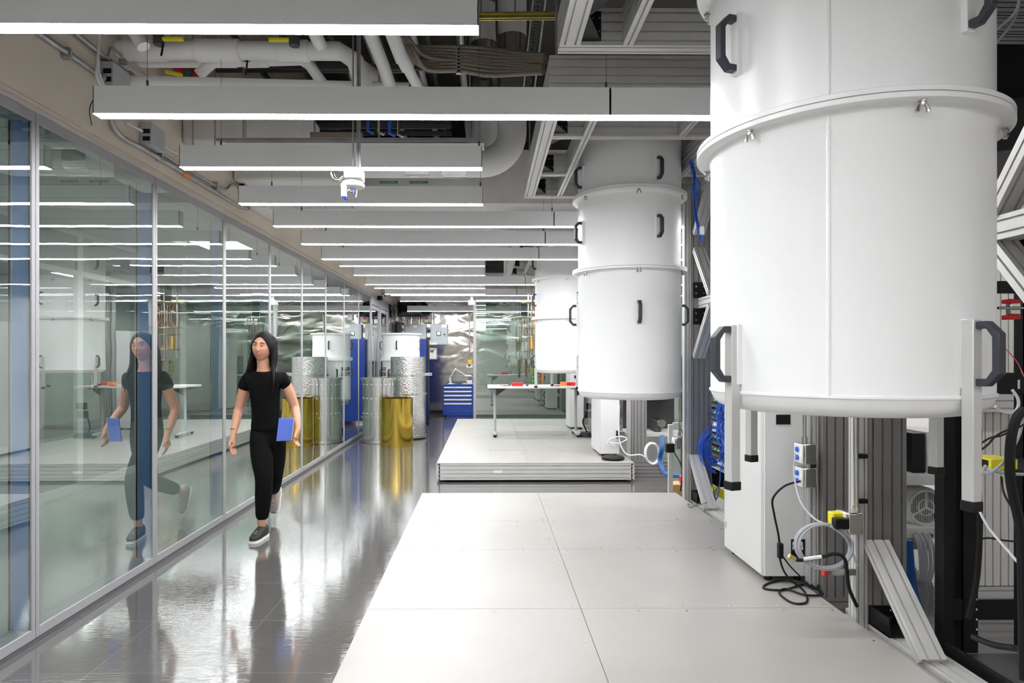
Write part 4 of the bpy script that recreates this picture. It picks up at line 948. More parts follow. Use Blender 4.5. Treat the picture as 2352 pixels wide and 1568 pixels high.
# gold
az = lambda px: math.atan((px-PCX)/F)+YAW
def rad_center(pl, pr, d):
    a, b = az(pl), az(pr); mid = (a+b)/2; R = d*math.sin((b-a)/2); return (d*math.sin(mid), d*math.cos(mid)), R
c, R = rad_center(875, 948.5, 11.12)
r = thing('radiation_shield', 'shiny gold open cylinder standing on the floor before the silver ones', 'cylinder', (*c, 0), 'shield cylinders on the floor')
open_can(MB(), c, R, 0.004, .80).build('shell', 'gold', r)
m = MB(); m.lathe((c[0], c[1], 0), [(R-.002, .001), (R+.008, .001), (R+.008, .02), (R-.002, .02)], 72, closed=True); m.build('base_rim', 'gold', r)
c, R = rad_center(832, 905, 11.55)
r = thing('radiation_shield', 'plain silver ribbed cylinder at the left, nearest the glass wall', 'cylinder', (*c, 0), 'shield cylinders on the floor')
open_can(MB(), c, R-.006, 0.004, 1.13).build('shell', 'silver', r)
for z in (.45, .02, 1.12):
    m = MB(); m.lathe((c[0], c[1], 0), [(R-.004, z-.016), (R+.026, z-.016), (R+.026, z+.014), (R-.004, z+.014)], 72, closed=True); m.build('band', 'silver', r)
MB().lathe((c[0], c[1], 0), [(R-.02, .0), (R+.002, .0), (R+.002, .005), (R-.02, .005)], 48, closed=True).build('base_gasket', 'blackrub', r)
for z in (.52, .78, 1.02):
    for a in range(200, 360, 18):
        m = MB(); er = Vector((math.cos(D(a)), math.sin(D(a)), 0)); o = Vector((c[0], c[1], z))+er*(R-.008); m.tube([o, o+er*.006], .011, 10); m.build('rivet_dimple', 'cabinet', r)
c, R = rad_center(896, 979, 12.1)
r = thing('radiation_shield', 'tallest cylinder wrapped in crinkled silver foil, behind the gold one', 'cylinder', (*c, 0), 'shield cylinders on the floor')
open_can(MB(), c, R-.01, 0.02, 1.50).build('shell', 'mli', r)
for z in (.04, .82, 1.16):
    m = MB(); m.lathe((c[0], c[1], 0), [(R-.012, z-.018), (R+.016, z-.018), (R+.016, z+.018), (R-.012, z+.018)], 72, closed=True); m.build('band', 'silver', r)
MB().lathe((c[0], c[1], 0), [(R-.03, .0), (R-.01, .0), (R-.01, .02), (R-.03, .02)], 48, closed=True).build('base_gasket', 'blackrub', r)
m = MB()
e = Vector((c[0]+R-.01, c[1]-.05, 1.19)); m.cyl(e, e+Vector((.12, 0, 0)), .008, 8); e2 = e-Vector((0, 0, .03)); m.cyl(e2, e2+Vector((.12, 0, 0)), .008, 8); m.build('bracket_pins', 'steel', r)
# white cans stacked on a dolly
c, R = rad_center(878, 964, 12.85)
r = thing('vacuum_can', 'white vacuum can with black handles stacked on top, behind the foil cylinder', 'vacuum can', (*c, 1.46), 'stacked white vacuum cans')
n = 72
z0 = 1.465; z1 = 1.955
MB().lathe((c[0], c[1], 0), [(R-.008, z0), (R+.045, z0), (R+.045, z0+.022), (R, z0+.024), (R, z1-.03), (R+.04, z1-.028), (R+.045, z1), (R-.008, z1)], n, closed=True).build('shell', 'enamel', r)
for a in (180, 265, 350): m = MB(); handle_mb(m, c, D(a), 1.72, R+.002, .085); m.build('handle', 'handle', r, bevel=.002)
r = thing('vacuum_can', 'lower white vacuum can with printed lettering, under the stacked one', 'vacuum can', (*c, .62), 'stacked white vacuum cans')
MB().lathe((c[0], c[1], 0), [(0, .62), (R-.05, .62), (R, .67), (R, 1.42), (R+.045, 1.424), (R+.045, 1.464), (0, 1.464)], n).build('shell', 'enamel', r)
for a in (180, 242): m = MB(); handle_mb(m, c, D(a), 1.18, R+.002, .085); m.build('handle', 'handle', r, bevel=.002)
for i, (t_, zz) in enumerate((('BLUE', 1.23), ('FORS', 1.13))):
    an = D(212); er = Vector((math.cos(an), math.sin(an), 0)); o = Vector((c[0], c[1], zz))+er*(R+.003)
    text_mesh(t_, .10, o+Vector((-.0, 0, 0)), (PI/2, 0, an+PI/2), 'black', 'lettering', r, align='CENTER', bold=.002)
r = thing('dolly', 'grey wheeled dolly under the stacked white vacuum cans', 'dolly', (*c, 0))
for a in (45, 135, 225, 315):
    x = c[0]+.26*math.cos(D(a)); y = c[1]+.26*math.sin(D(a)); MB().box(x-.02, x+.02, y-.02, y+.02, .08, .62).build('leg', 'panelgrey', r); 
    m = MB(); m.cyl((x-.015, y, .04), (x+.015, y, .04), .04, 16); m.build('wheel', 'blackrub', r)
MB().box(c[0]-.28, c[0]+.28, c[1]-.28, c[1]+.28, .56, .61).build('top_plate', 'panelgrey', r)
# blue cupboard
r = thing('blue_cupboard', 'tall deep-blue cupboard with a black edge behind the white cans', 'cupboard', (-1.75, 14.6, 0))
a = P(963, 778, Y=14.3); b = P(981, 778, Y=14.3); zt = a.z
MB().box(a.x-.55, b.x-.012, 14.3, 14.8, .08, zt).build('body', 'blue', r, bevel=.004)
MB().box(b.x-.011, b.x+.01, 14.29, 14.81, .04, zt+.01).build('edge_panel', 'black', r)
m = MB(); m.cyl((b.x-.0, 14.4, .04), (b.x+.03, 14.4, .04), .04, 16); m.build('wheel', 'blackrub', r)
# ================================================================ TOOL CABINET
YC = 15.9
a = P(1017, 958, Y=YC); b = P(1086, 958, Y=YC)
r = thing('tool_cabinet', 'blue drawer tool cabinet with pale handle bars against the end wall', 'cabinet', ((a.x+b.x)/2, YC+.3, 0))
MB().box(a.x, b.x, YC, YC+.6, .06, .80).build('body', 'blue', r, bevel=.004)
MB().box(a.x+.08, b.x-.02, YC+.04, YC+.56, 0, .06).build('plinth', 'blue', r)
zs = [.80, .715, .615, .515, .415, .315, .10]
for i in range(6):
    d_ = MB().box(a.x+.02, b.x-.02, YC-.012, YC-.001, zs[i+1]+.008, zs[i]-.006).build('drawer', 'blue', r, bevel=.002)
    if i < 5: MB().box(a.x+.03, b.x-.03, YC-.03, YC-.0125, zs[i+1]+.012, zs[i+1]+.048).build('handle_bar', 'white', d_, bevel=.003)
MB().box(a.x-.01, b.x+.01, YC-.015, YC+.6, .801, .825).build('worktop', 'dblue', r, bevel=.004)
zc = .8255
r = thing('magnifier_lamp', 'white articulated magnifier lamp on the blue tool cabinet', 'lamp', tuple(P(1035, 884, Y=YC+.2)))
p0 = P(1035, 884, Y=YC+.2); p0.z = zc; p1 = P(1033, 868, Y=YC+.2); p2 = P(1046, 847, Y=YC+.2); p3 = P(1070, 862, Y=YC+.2)
m = MB(); m.box(p0.x-.05, p0.x+.05, YC+.15, YC+.25, zc, zc+.02); m.cyl(p0+Vector((0,0,.02)), p1, .025, 12); m.build('base', 'white', r)
for s in (-1, 1):
    m = MB(); m.cyl(p1+Vector((s*.012,0,0)), p2+Vector((s*.012,0,0)), .006, 8); m.build('lower_arm', 'white', r)
    m = MB(); m.cyl(p2+Vector((0,0,s*.012)), p3+Vector((0,0,s*.012)), .006, 8); m.build('upper_arm', 'white', r)
m = MB(); m.cyl(p2-Vector((0,.02,0)), p2+Vector((0,.02,0)), .022, 14); m.build('elbow_joint', 'white', r)
m = MB(); m.lathe(p3+Vector((.06,0,-.01)), [(0,-.015), (.08,-.015), (.09,0), (.07,.02), (0,.025)], 28); m.build('lamp_head', 'white', r)
for k, (x0_, x1_, h_, mm, lab) in enumerate(((1045, 1058, .02, 'blue', 'blue mat folded on the tool cabinet'), (1056, 1062, .03, 'green', 'small green object on the tool cabinet'), (1063, 1070, .025, 'yellow', 'small yellow object on the tool cabinet'), (1072, 1084, .09, 'white', 'white carton at the right end of the tool cabinet'), (1019, 1027, .02, 'darkgrey', 'dark tray at the left end of the tool cabinet'))):
    q0 = P(x0_, 880, Y=YC+.1); q1 = P(x1_, 880, Y=YC+.1)
    tag(MB().box(q0.x, q1.x, YC+.08+.02*k, YC+.2+.02*k, zc, zc+h_).build(('mat', 'small_box', 'small_box', 'carton', 'tray')[k], mm, bevel=.004), lab, ('mat', 'box', 'box', 'carton', 'tray')[k])
# ================================================================ ELECTRICAL PANELS ON THE END WALL
YW = 16.99
def wallbox(name, label, x0, y0, x1, y1, m='panelgrey', d=.16, cat='electrical box', door=True):
    a = P(x0, y1, Y=YW-d); b = P(x1, y0, Y=YW-d); a.x = max(a.x, XW+.02)
    r = thing(name, label, cat, ((a.x+b.x)/2, YW-d/2, a.z))
    MB().box(a.x, b.x, YW-d, YW, a.z, b.z).build('enclosure', m, r, bevel=.004)
    if door: MB().box(a.x+.02, b.x-.02, YW-d-.01, YW-d-.0005, a.z+.02, b.z-.02).build('door', m, r, bevel=.003)
    return r, a, b, YW-d-.011
def sticker(r, x0, y0, x1, y1, Y, m, name='sticker'):
    a = P(x0, y1, Y=Y); b = P(x1, y0, Y=Y); return MB().box(a.x, b.x, Y-.002, Y, a.z, b.z).build(name, m, r)
r, a, b, Yf = wallbox('disconnect_box', 'grey switch box with red and yellow stickers on the end wall', 970, 718, 990, 741)
sticker(r, 976, 729, 983, 733, Yf, 'red'); sticker(r, 976, 734, 983, 738, Yf, 'yellow')
q = P(976, 720.5, Y=Yf); MB().cyl(q, q-Vector((0,.03,0)), .02, 12).build('indicator', 'red', r)
r, a, b, Yf = wallbox('breaker_panel', 'large pale grey breaker panel with an orange label on the end wall', 928, 744, 978, 830)
sticker(r, 929.5, 747.5, 940, 750, Yf, 'orange'); sticker(r, 949, 747, 958, 752, Yf, 'white')
r, a, b, Yf = wallbox('control_enclosure', 'grey control enclosure with a lit screen on the end wall', 988.5, 744, 1027, 791.5)
s_ = sticker(r, 1002.5, 761, 1012.5, 771, Yf, 'black', 'screen_bezel')
a_ = P(1004, 769, Y=Yf-.003); b_ = P(1011, 762, Y=Yf-.003); MB().box(a_.x, b_.x, Yf-.004, Yf-.0022, a_.z, b_.z).build('screen', 'screen', s_)
sticker(r, 1014, 745, 1026, 752, Yf, 'white'); sticker(r, 990, 787, 1004, 791, Yf, 'white')
q = P(1021, 768, Y=Yf); MB().cyl(q, q-Vector((0,.03,0)), .02, 12).build('knob', 'black', r)
r, a, b, Yf = wallbox('junction_enclosure', 'small lilac-grey box with a dark label below the control enclosure', 982, 800, 1002, 825, 'cabinet')
sticker(r, 984, 802, 1000, 804, Yf, 'darkgrey'); sticker(r, 988, 805, 996, 809, Yf, 'darkgrey')
r, a, b, Yf = wallbox('transformer_panel', 'dark grey panel beside the glass wall on the end wall', 893, 740, 920, 800, 'darkgrey')
wallbox('fire_horn', 'round white horn fixture on the end wall above the screen', 1010, 721, 1021, 735, 'white', .1, 'alarm', False)
for px, y0_, y1_, rad, mm in ((944.5, 700, 744, .03, 'silver'), (963, 700, 744, .03, 'silver'), (996, 716, 744, .014, 'zinc'), (1078, 718, 826, .014, 'zinc'), (901, 700, 740, .02, 'copper'), (920, 700, 740, .03, 'zinc'), (934, 710, 744, .02, 'zinc')):
    conduit('vertical %s conduit %s on the end wall' % ({'silver': 'bright', 'zinc': 'grey', 'copper': 'copper'}[mm], {944.5: 'left above the breaker panel', 963: 'right above the breaker panel', 996: 'above the control enclosure', 1078: 'down to the yellow outlet', 901: 'in the left corner', 920: 'next to the dark panel', 934: 'between dark and pale panels'}[px]),
        [P(px, y0_, Y=YW-.05), P(px, y1_, Y=YW-.05)], rad, 'conduits on the end wall', mm, fit=False)
r, a, b, Yf = wallbox('outlet_plate', 'yellow outlet over a white plate with dark label on the end wall', 1071, 836.5, 1085.5, 844, 'white', .05, 'outlet', False)
m = MB(); a_ = P(1074, 836, Y=Yf); b_ = P(1084, 826.5, Y=Yf); m.box(a_.x, b_.x, Yf-.03, YW, a_.z, b_.z); m.build('yellow_cover', 'amber', r, bevel=.004)
sticker(r, 1075, 838, 1081, 841, Yf+.01, 'darkgrey')
# dark cable mass in the far left corner
m = MB()
for k in range(12):
    x = -2.25+.05*k; m.tube([(x, 16.6, 2.9), (x+.02, 16.4-.02*k, 2.75+.05*math.sin(k)), (x+.05, 16.3, 2.55), (x+.02*k, 16.5, 2.6), (x+.08, 16.7, 2.9)], .035, 8, smooth=4)
tag(m.build('cable_bundle', 'black'), 'tangle of thick black cables at the ceiling in the far left corner', 'cable bundle', kind='thing')
# security camera on the header
r = thing('camera_bracket', 'black door sensor camera with a curled wire on the header above the glass door', 'sensor', (XW+.05, 13.6, 2.85))
q = P(873, 684, X=XW+.06); MB().box(q.x-.05, q.x+.05, q.y-.09, q.y+.09, q.z-.05, q.z+.04).build('sensor_head', 'black', r, bevel=.01)
q2 = P(879, 667, X=XW+.04); MB().box(q2.x-.03, q2.x+.05, q2.y-.05, q2.y+.08, q2.z-.06, q2.z+.09).build('junction_box', 'panelgrey', r, bevel=.005)
MB().tube([q2, q2+Vector((.06,0,-.15)), q+Vector((.05,0,.1)), q], .006, 8, smooth=5).build('wire', 'black', r)
# ================================================================ OVERHEAD SERVICES
def pipe(label, pts, rad, m='pipe', group='white jacketed pipes', collars=(), smooth=0, caps=(), name='pipe', cat='pipe'):
    r = thing(name, label, cat, tuple(Vector(pts[0])), group)
    MB().tube(pts, rad, 24, smooth=smooth).build('jacket', m, r)
    for t, l, k in collars:                      # (position 0..1 along first-last, length, radius factor)
        a = Vector(pts[0]).lerp(Vector(pts[-1]), t) if len(pts) == 2 else along(pts, t); b = along(pts, min(1, t+.001)); d = (b-a).normalized() if (b-a).length > 0 else Vector((1,0,0))
        MB().cyl(a-d*l/2, a+d*l/2, rad*k, 24).build('collar', m, r, bevel=.004)
    return r
def along(pts, t):
    pts = [Vector(p) for p in pts]; L = [(pts[i+1]-pts[i]).length for i in range(len(pts)-1)]; s = t*sum(L)
    for i, l in enumerate(L):
        if s <= l+1e-9: return pts[i].lerp(pts[i+1], s/l if l else 0)
        s -= l
    return pts[-1]
def valve(parent_label, px, py, Y, to_right, rot=0):
    r = thing('valve_handle', parent_label, 'valve', tuple(P(px, py, Y=Y)), 'yellow valve handles')
    q = P(px, py, Y=Y); MB().cyl(q+Vector((0,0,.035)), q-Vector((0,0,.03)), .032, 16).build('valve_stem', 'darkgrey', r, bevel=.004)
    s = 1 if to_right else -1
    MB().obox(q+Vector((s*.09, -.01, .005)), (.065, 0, .005*rot), (0, .012, 0), (0, 0, .013)).build('lever', 'yellow', r, bevel=.008)
    return r
YP = 4.12
pipe('large white jacketed pipe crossing from the left wall, uppermost', [(XW, YP+.05, P(300,107,Y=YP).z), (P(795,108,Y=YP).x-.05, YP+.05, P(300,107,Y=YP).z), (P(812,125,Y=YP).x, YP+.05, P(300,130,Y=YP).z), (P(842,210,Y=YP).x, YP+.05, P(842,215,Y=YP).z)], .058,
     collars=((.10, .25, 1.18), (.36, .28, 1.22), (.63, .2, 1.15)))
pipe('white pipe just below the large one, ending in an upward elbow at left', [(XW, 4.42, P(300,137,Y=4.4).z), (P(540,137,Y=4.4).x, 4.42, P(300,137,Y=4.4).z)], .042)
pipe('white pipe with a lower diagonal branch at both ends', [P(455,172,Y=4.3), P(492,142,Y=4.3), P(690,137,Y=4.3), P(712,150,Y=4.3), P(752,208,Y=4.3)], .036, collars=((.42, .16, 1.22),))
pipe('long white pipe running just above the second lamp', [(XW, 4.2, P(300,190,Y=4.2).z), P(940,206,Y=4.35)], .046)
pipe('white pipe slanting down at right of the valves, left of a pair', [P(848,70,Y=4.0), P(880,150,Y=4.2), P(898,205,Y=4.3)], .042)
pipe('white pipe slanting down with a thicker joint, right of a pair', [P(898,70,Y=3.75), P(925,140,Y=3.85)], .042)
pipe('lower length of the slanting white pipe below its joint', [P(925,135,Y=3.95), P(968,215,Y=4.1)], .034, collars=((.08, .1, 1.25),))
pipe('short white branch pipe pointing down at upper left', [P(300,60,Y=3.9), P(330,108,Y=3.9)], .04)
pipe('short white branch pipe pointing down right of the valves', [P(715,60,Y=3.85), P(738,108,Y=3.95)], .04)
MB_ = P(825,165,Y=4.6)
tag(MB().cyl((MB_.x-.0, 4.6, MB_.z), (MB_.x+.12, 4.9, MB_.z+.02), .085, 28).build('pipe_end', 'wrap'), 'thick wrapped pipe end with cut face behind the vertical strut', 'pipe')
valve('yellow lever valve at left on the large white pipe', 365, 93, 3.98, True); valve('yellow lever valve at right on the large white pipe', 676, 95, 3.98, False); valve('yellow lever valve with black strap under the branching pipe', 563, 128, 4.2, True, 1)
valve('small yellow valve by the red pipe end', 432, 172, 4.5, False, -3)
for k, (x, y0_, y1_, Y) in enumerate(((374, 98, 128, 3.97), (568, 128, 172, 4.18))):
    cable('black strap hanging from the '+('left yellow valve' if k == 0 else 'middle yellow valve'), [P(x, y0_, Y=Y), P(x-1, (y0_+y1_)/2, Y=Y), P(x-4, y1_, Y=Y)], .006, 'black', cat='strap', name='strap')
q = P(403, 166, Y=4.7); tag(MB().cyl((q.x, 4.7, q.z), (q.x+.12, 4.8, q.z), .07, 24).build('red_pipe', 'red'), 'dark red pipe end below the white pipes at left', 'pipe')
# dark mechanical clutter deep above
m = MB()
for k in range(16):
    y = 4.9+.12*k; z = 3.5+.5*random.random(); m.box(-2.3, -.35, y, y+.03, z, z+.04)
for k in range(5): x = -2.0+.38*k; m.box(x, x+.03, 4.7, 7.4, 4.0, 4.04)
tag(m.build('ceiling_strut_grid', 'darkgrey'), 'dark grid of struts and small lines high above the white pipes', 'strut grid', kind='stuff')
for k, (x, y) in enumerate(((-.9, 5.2), (-.55, 5.6), (-.2, 5.3))):
    conduit('grey sprinkler line high above the lamps, '+('left', 'middle', 'right')[k], [(x, 4.4, 3.9), (x, 7.4, 3.9)], .03, 'high sprinkler lines', 'zinc', fit=False)
q = P(600, 300, Y=5.4)
tag(MB().box(XW+.01, P(690,300,Y=5.0).x, 5.0, 5.6, P(600,327,Y=5.0).z, P(600,262,Y=5.0).z+.12).build('duct', 'wrap', bevel=.03), 'cloth-wrapped rectangular air duct at left above the third lamp', 'duct', 'air ducts')
tag(MB().box(max(XW+.01, P(440,400,Y=6.0).x), P(800,400,Y=6.0).x, 6.0, 6.5, P(600,414,Y=6.0).z, P(600,414,Y=6.0).z+.3).build('duct', 'offwhite', bevel=.03), 'smooth white duct above the fourth lamp', 'duct', 'air ducts')
tag(MB().box(P(605,430,Y=6.9).x, P(790,430,Y=6.9).x, 6.9, 7.4, P(600,455,Y=6.9).z, P(600,425,Y=6.9).z+.3).build('duct', 'panelgrey', bevel=.01), 'dark grey duct box behind the fourth lamp', 'duct', 'air ducts')
tag(MB().box(max(XW+.01, P(560,490,Y=6.6).x), P(630,490,Y=6.6).x, 6.4, 7.4, P(600,487,Y=6.6).z, P(600,487,Y=6.6).z+.35).build('duct', 'offwhite', bevel=.01), 'short pale duct at the left wall behind the fourth lamp', 'duct', 'air ducts')
# big vertical pipes with elbows
Yd = 6.5; rd = .146
def bigpipe(label, pxc, zb, xend, zoff):
    x = P(pxc, 300, Y=Yd).x; pts = [(x, Yd, 5.2), (x, Yd, zb+.42)]
    for k in range(9):
        a = k/8*PI/2; pts.append((x-.30+.30*math.cos(a), Yd, zb+.42-.30*math.sin(a)-.0))
    zz = pts[-1][2]; pts.append((xend, Yd, zz))
    r = thing('insulated_pipe', label, 'pipe', (x, Yd, zb), 'big white drop pipes')
    MB().tube(pts, rd, 36).build('jacket', 'pipe', r)
    m = MB(); m.cyl((x, Yd, 4.05), (x, Yd, 4.7), rd*1.015, 36); m.build('metal_cladding', 'silver', r)
    m = MB(); m.cyl((x, Yd, 3.95), (x, Yd, 3.955), rd*1.01, 36); m.build('seam_band', 'offwhite', r)
    for q_ in (.4, .65): 
        xx = x+(xend-x)*q_; m = MB(); m.cyl((xx-.12, Yd, zz), (xx+.12, Yd, zz), rd*1.01, 36); m.build('metal_cladding', 'silver', r)
    return r, x, zz
rA, xA, zA = bigpipe('right of the two big white insulated pipes, dropping and bending left', 1176, 3.33, -1.2, 0)
x2 = P(1112, 300, Y=Yd+.35).x
rB = thing('insulated_pipe', 'left of the two big white insulated pipes, bending left above the lamps', 'pipe', (x2, Yd+.35, 3.6), 'big white drop pipes')
zb2 = 3.52; pts = [(x2, Yd+.35, 5.2), (x2, Yd+.35, zb2+.3)]+[(x2-.28+.28*math.cos(k/8*PI/2), Yd+.35, zb2+.3-.28*math.sin(k/8*PI/2)) for k in range(9)]+[(-1.3, Yd+.35, zb2+.02)]
MB().tube(pts, rd, 36).build('jacket', 'pipe', rB)
MB().cyl((x2, Yd+.35, 4.2), (x2, Yd+.35, 4.8), rd*1.015, 36).build('metal_cladding', 'silver', rB)
for k, xx in enumerate((xA, x2)):
    o = tag(MB().tube([(xx-.16, Yd-.16+.35*k, 5.1), (xx-.14, Yd-.17+.35*k, 4.55), (xx, Yd-.17+.35*k, 4.38), (xx+.14, Yd-.17+.35*k, 4.55), (xx+.16, Yd-.16+.35*k, 5.1)], .012, 8, smooth=6).build('hanger_strap', 'darkgrey'), 'dark U-shaped strap around the '+('right' if k == 0 else 'left')+' big drop pipe', 'strap', 'pipe straps')
# label on horizontal run
for k, (px, w_) in enumerate(((962, 42), (893, 42))):
    a = P(px-21, 421, Y=6.34); lb = tag(MB().box(a.x, a.x+w_*6.34/F, 6.336, 6.342, a.z, a.z+.022).build('pipe_label', 'green'), 'green pipe label under the horizontal white pipe, '+('right' if k == 0 else 'left')+' of two', 'label', 'green pipe labels')
    text_mesh('CHILLED WATER SUPPLY', .013, (a.x+.01, 6.335, a.z+.006), (PI/2, 0, 0), 'white', 'label_text', lb)
# yellow chromate strut
r = thing('strut_channel', 'yellow chromate strut crossing in front of the big pipes', 'strut', tuple(P(1190, 40, Y=4.6)))
a = P(1050, 38, Y=4.6); b = P(1280, 36, Y=4.6); m = MB(); beam(m, a, b, .04, .045, pitch=.2, sw=.02); m.build('channel', 'brass', r)
for x in (a.x+.17, b.x-.3):
    m = MB(); m.cyl((x, 4.6, a.z), (x, 4.6, 5.2), .006, 8); m.build('threaded_rod', 'zinc', r)
# drag chain
r = thing('cable_ladder', 'perforated steel cable ladder running up toward the ceiling beside the frame', 'cable ladder', tuple(P(1215, 205, Y=5.6)))
pa, pb = P(1186, 420, Y=8.0), P(1240, -10, Y=5.3)
pa = Vector((P(1215,205,Y=5.9))); pb = Vector(P(1240,-10,Y=5.2)); d_ = pb-pa
for s in (-1, 1):
    m = MB(); m.tube([pa+Vector((s*.05,0,0)), pb+Vector((s*.05,0,0))], .008, 6); m.build('side_rail', 'zinc', r)
for k in range(28):
    q = pa.lerp(pb, k/27); m = MB(); m.box(q.x-.028, q.x+.012, q.y-.01, q.y+.01, q.z-.012, q.z+.012); m.build('rung', 'silver' if k % 2 else 'darkgrey', r)
pa = Vector(P(1186,420,Y=7.0)); 
# braided hoses
for k in range(10):
    dy = (k % 5)*3.6; row = k//5
    y_end = 128+dy*1.0+row*24; px_end = 1252-row*4
    pts = [P(880+row*2+dy*2.2, 60, Y=3.9+.02*k), P(910+dy*2.5, 100+row*10, Y=4.0), P(950+dy*2, 108+row*28+dy*1.5, Y=4.1), P(1052, 108+dy*2.2+row*22, Y=4.2), P(1120, 112+dy*2.5+row*24, Y=4.2), P(1190, 122+dy*1.6+row*24, Y=4.0), P(px_end, y_end, Y=3.82)]
    cable('dark braided metal hose feeding the middle overhead frame, '+('upper' if row == 0 else 'lower')+' bundle', pts, .016, 'hose', 'upper braided hose bundle' if row == 0 else 'lower braided hose bundle', 'hose', name='braided_hose', n=10)
r = thing('strut_hanger', 'perforated steel strut holding the braided hoses', 'strut', tuple(P(1053, 168, Y=3.95)))
m = MB(); a = P(1047, 168, Y=3.95); b = P(1060, 108, Y=3.95); m.box(a.x, b.x, 3.95, 3.975, a.z, b.z); m.build('strut_plate', 'zinc', r, bevel=.002)
m = MB()
for k in range(7): z = a.z+.015+k*.022; m.box(a.x+.010, b.x-.010, 3.9485, 3.9495, z-.005, z+.005)
m.build('slot_row', 'black', r)
m = MB(); m.cyl(((a.x+b.x)/2, 3.97, b.z), ((a.x+b.x)/2, 3.97, 5.2), .006, 8); m.build('threaded_rod', 'zinc', r)
# ceiling ladder rail strip above third lamp
r = thing('strut_channel', 'long grey strut with a white strip just above the third lamp', 'strut', tuple(P(800, 330, Y=4.5)))
a = P(498, 322, Y=4.55); b = P(1112, 322, Y=4.55); m = MB(); beam(m, a, b, .04, .022, pitch=.2); m.build('channel', 'zinc', r)
m = MB(); m.box(a.x+.05, b.x, 4.56, 4.60, a.z-.05, a.z-.012); m.build('cover_strip', 'white', r)
for x in (a.x+.2, (a.x+b.x)/2+.2, b.x-.1):
    m = MB(); m.cyl((x, 4.55, a.z), (x, 4.55, 5.2), .006, 8); m.build('threaded_rod', 'zinc', r)
for k, px in enumerate((443, 494, 559)):
    q = P(px, 330, Y=4.9); m = MB(); m.cyl((q.x, 4.9, 3.05), (q.x, 4.9, 5.2), .006, 8); tag(m.build('threaded_rod', 'zinc'), 'thin threaded rod hanging left of the third lamp, '+('leftmost', 'middle', 'rightmost')[k], 'rod', 'threaded rods')
# trapeze with valves above the third lamp
r = thing('pipe_rack', 'greasy steel trapeze with small valves above the third lamp', 'pipe rack', tuple(P(770, 315, Y=4.9)))
a = P(712, 316, Y=4.9); b = P(832, 303, Y=4.9); MB().box(a.x, b.x, 4.9, 4.95, a.z, b.z).build('angle_bar', 'hose', r, bevel=.003)
for x in (a.x+.03, b.x-.03): MB().cyl((x, 4.92, b.z), (x, 4.92, 5.2), .008, 8).build('threaded_rod', 'zinc', r)
for k, px in enumerate((845, 870, 895, 915)):
    q = P(px, 300+3*k, Y=4.95); MB().tube([q+Vector((0,0,.12)), q, q+Vector((.04,0,-.02))], .012, 8).build('small_valve', 'steel' if k % 2 else 'cblue', r)
# service drop
YD = 3.72
r = thing('service_drop', 'white ceiling outlet box with round detector and a spray valve hanging on struts', 'service drop', tuple(P(812, 430, Y=YD)))
a = P(789, 407, Y=YD); b = P(829, 383.5, Y=YD); bx = MB().box(a.x, b.x, YD, YD+.12, a.z, b.z).build('outlet_box', 'white', r, bevel=.003)
for f in (.2, .5, .8):
    q = Vector((a.x+(b.x-a.x)*f, YD-.001, a.z+(b.z-a.z)*.62)); m = MB(); m.cyl(q, q-Vector((0,.002,0)), .011, 18); m.build('knockout', 'cabinet', bx)
q = P(811, 412, Y=YD+.06); q2 = Vector((q.x, YD+.05, a.z-.045)); m = MB(); m.lathe(q2, [(0, -.004), (.045, -.006), (.066, 0), (.07, .012), (.06, .03), (.03, .042), (0, .042)], 40); m.build('round_detector', 'white', r)
m = MB(); m.lathe(q2, [(0, -.008), (.018, -.008), (.018, -.003), (0, -.003)], 20); m.build('detector_grille', 'panelgrey', r)
for px, w_ in ((811, .005), (823, .009)):
    q = P(px, 383, Y=YD+.05); m = MB()
    if w_ < .006: m.cyl((q.x, YD+.05, b.z), (q.x, YD+.05, 5.2), .005, 8)
    else: beam(m, (q.x, YD+.06, b.z), (q.x, YD+.06, 5.2), .021, .021, up=(0,1,0), pitch=.1, sw=.008, sd=.01)
    m.build('strut', 'zinc', r)
q = P(790, 444, Y=YD); m = MB(); m.tube([P(792, 424, Y=YD), P(790, 428, Y=YD), P(790, 451, Y=YD)], [.012, .017, .017], 6); m.build('white_body', 'white', r)
m = MB(); m.cyl(P(790, 451, Y=YD), P(790, 453.5, Y=YD), .013, 16); m.build('blue_cap', 'cblue', r)
m = MB(); m.cyl(P(794, 455, Y=YD+.03), P(794, 458, Y=YD+.03), .013, 16); m.build('blue_cap', 'cblue', r)
m = MB(); m.cyl(P(797, 439, Y=YD), P(812, 440, Y=YD), .008, 10); m.tube([P(801, 437, Y=YD), P(805, 437, Y=YD)], .012, 10); m.build('valve_body', 'steel', r)
m = MB(); m.tube([P(816, 435, Y=YD), P(820, 440, Y=YD), P(818, 453, Y=YD)], .004, 8); m.build('valve_lever', 'steel', r)
m = MB(); m.cyl(P(808, 439, Y=YD), P(811, 439, Y=YD), .0115, 10); m.build('blue_ring', 'cblue', r)
m = MB(); m.tube([P(762, 396, Y=YD+.1), P(767, 410, Y=YD+.1), P(778, 413, Y=YD+.1), P(787, 405, Y=YD+.1)], [.012]*25, 10, smooth=8); m.build('elbow_fitting', 'steel', r)
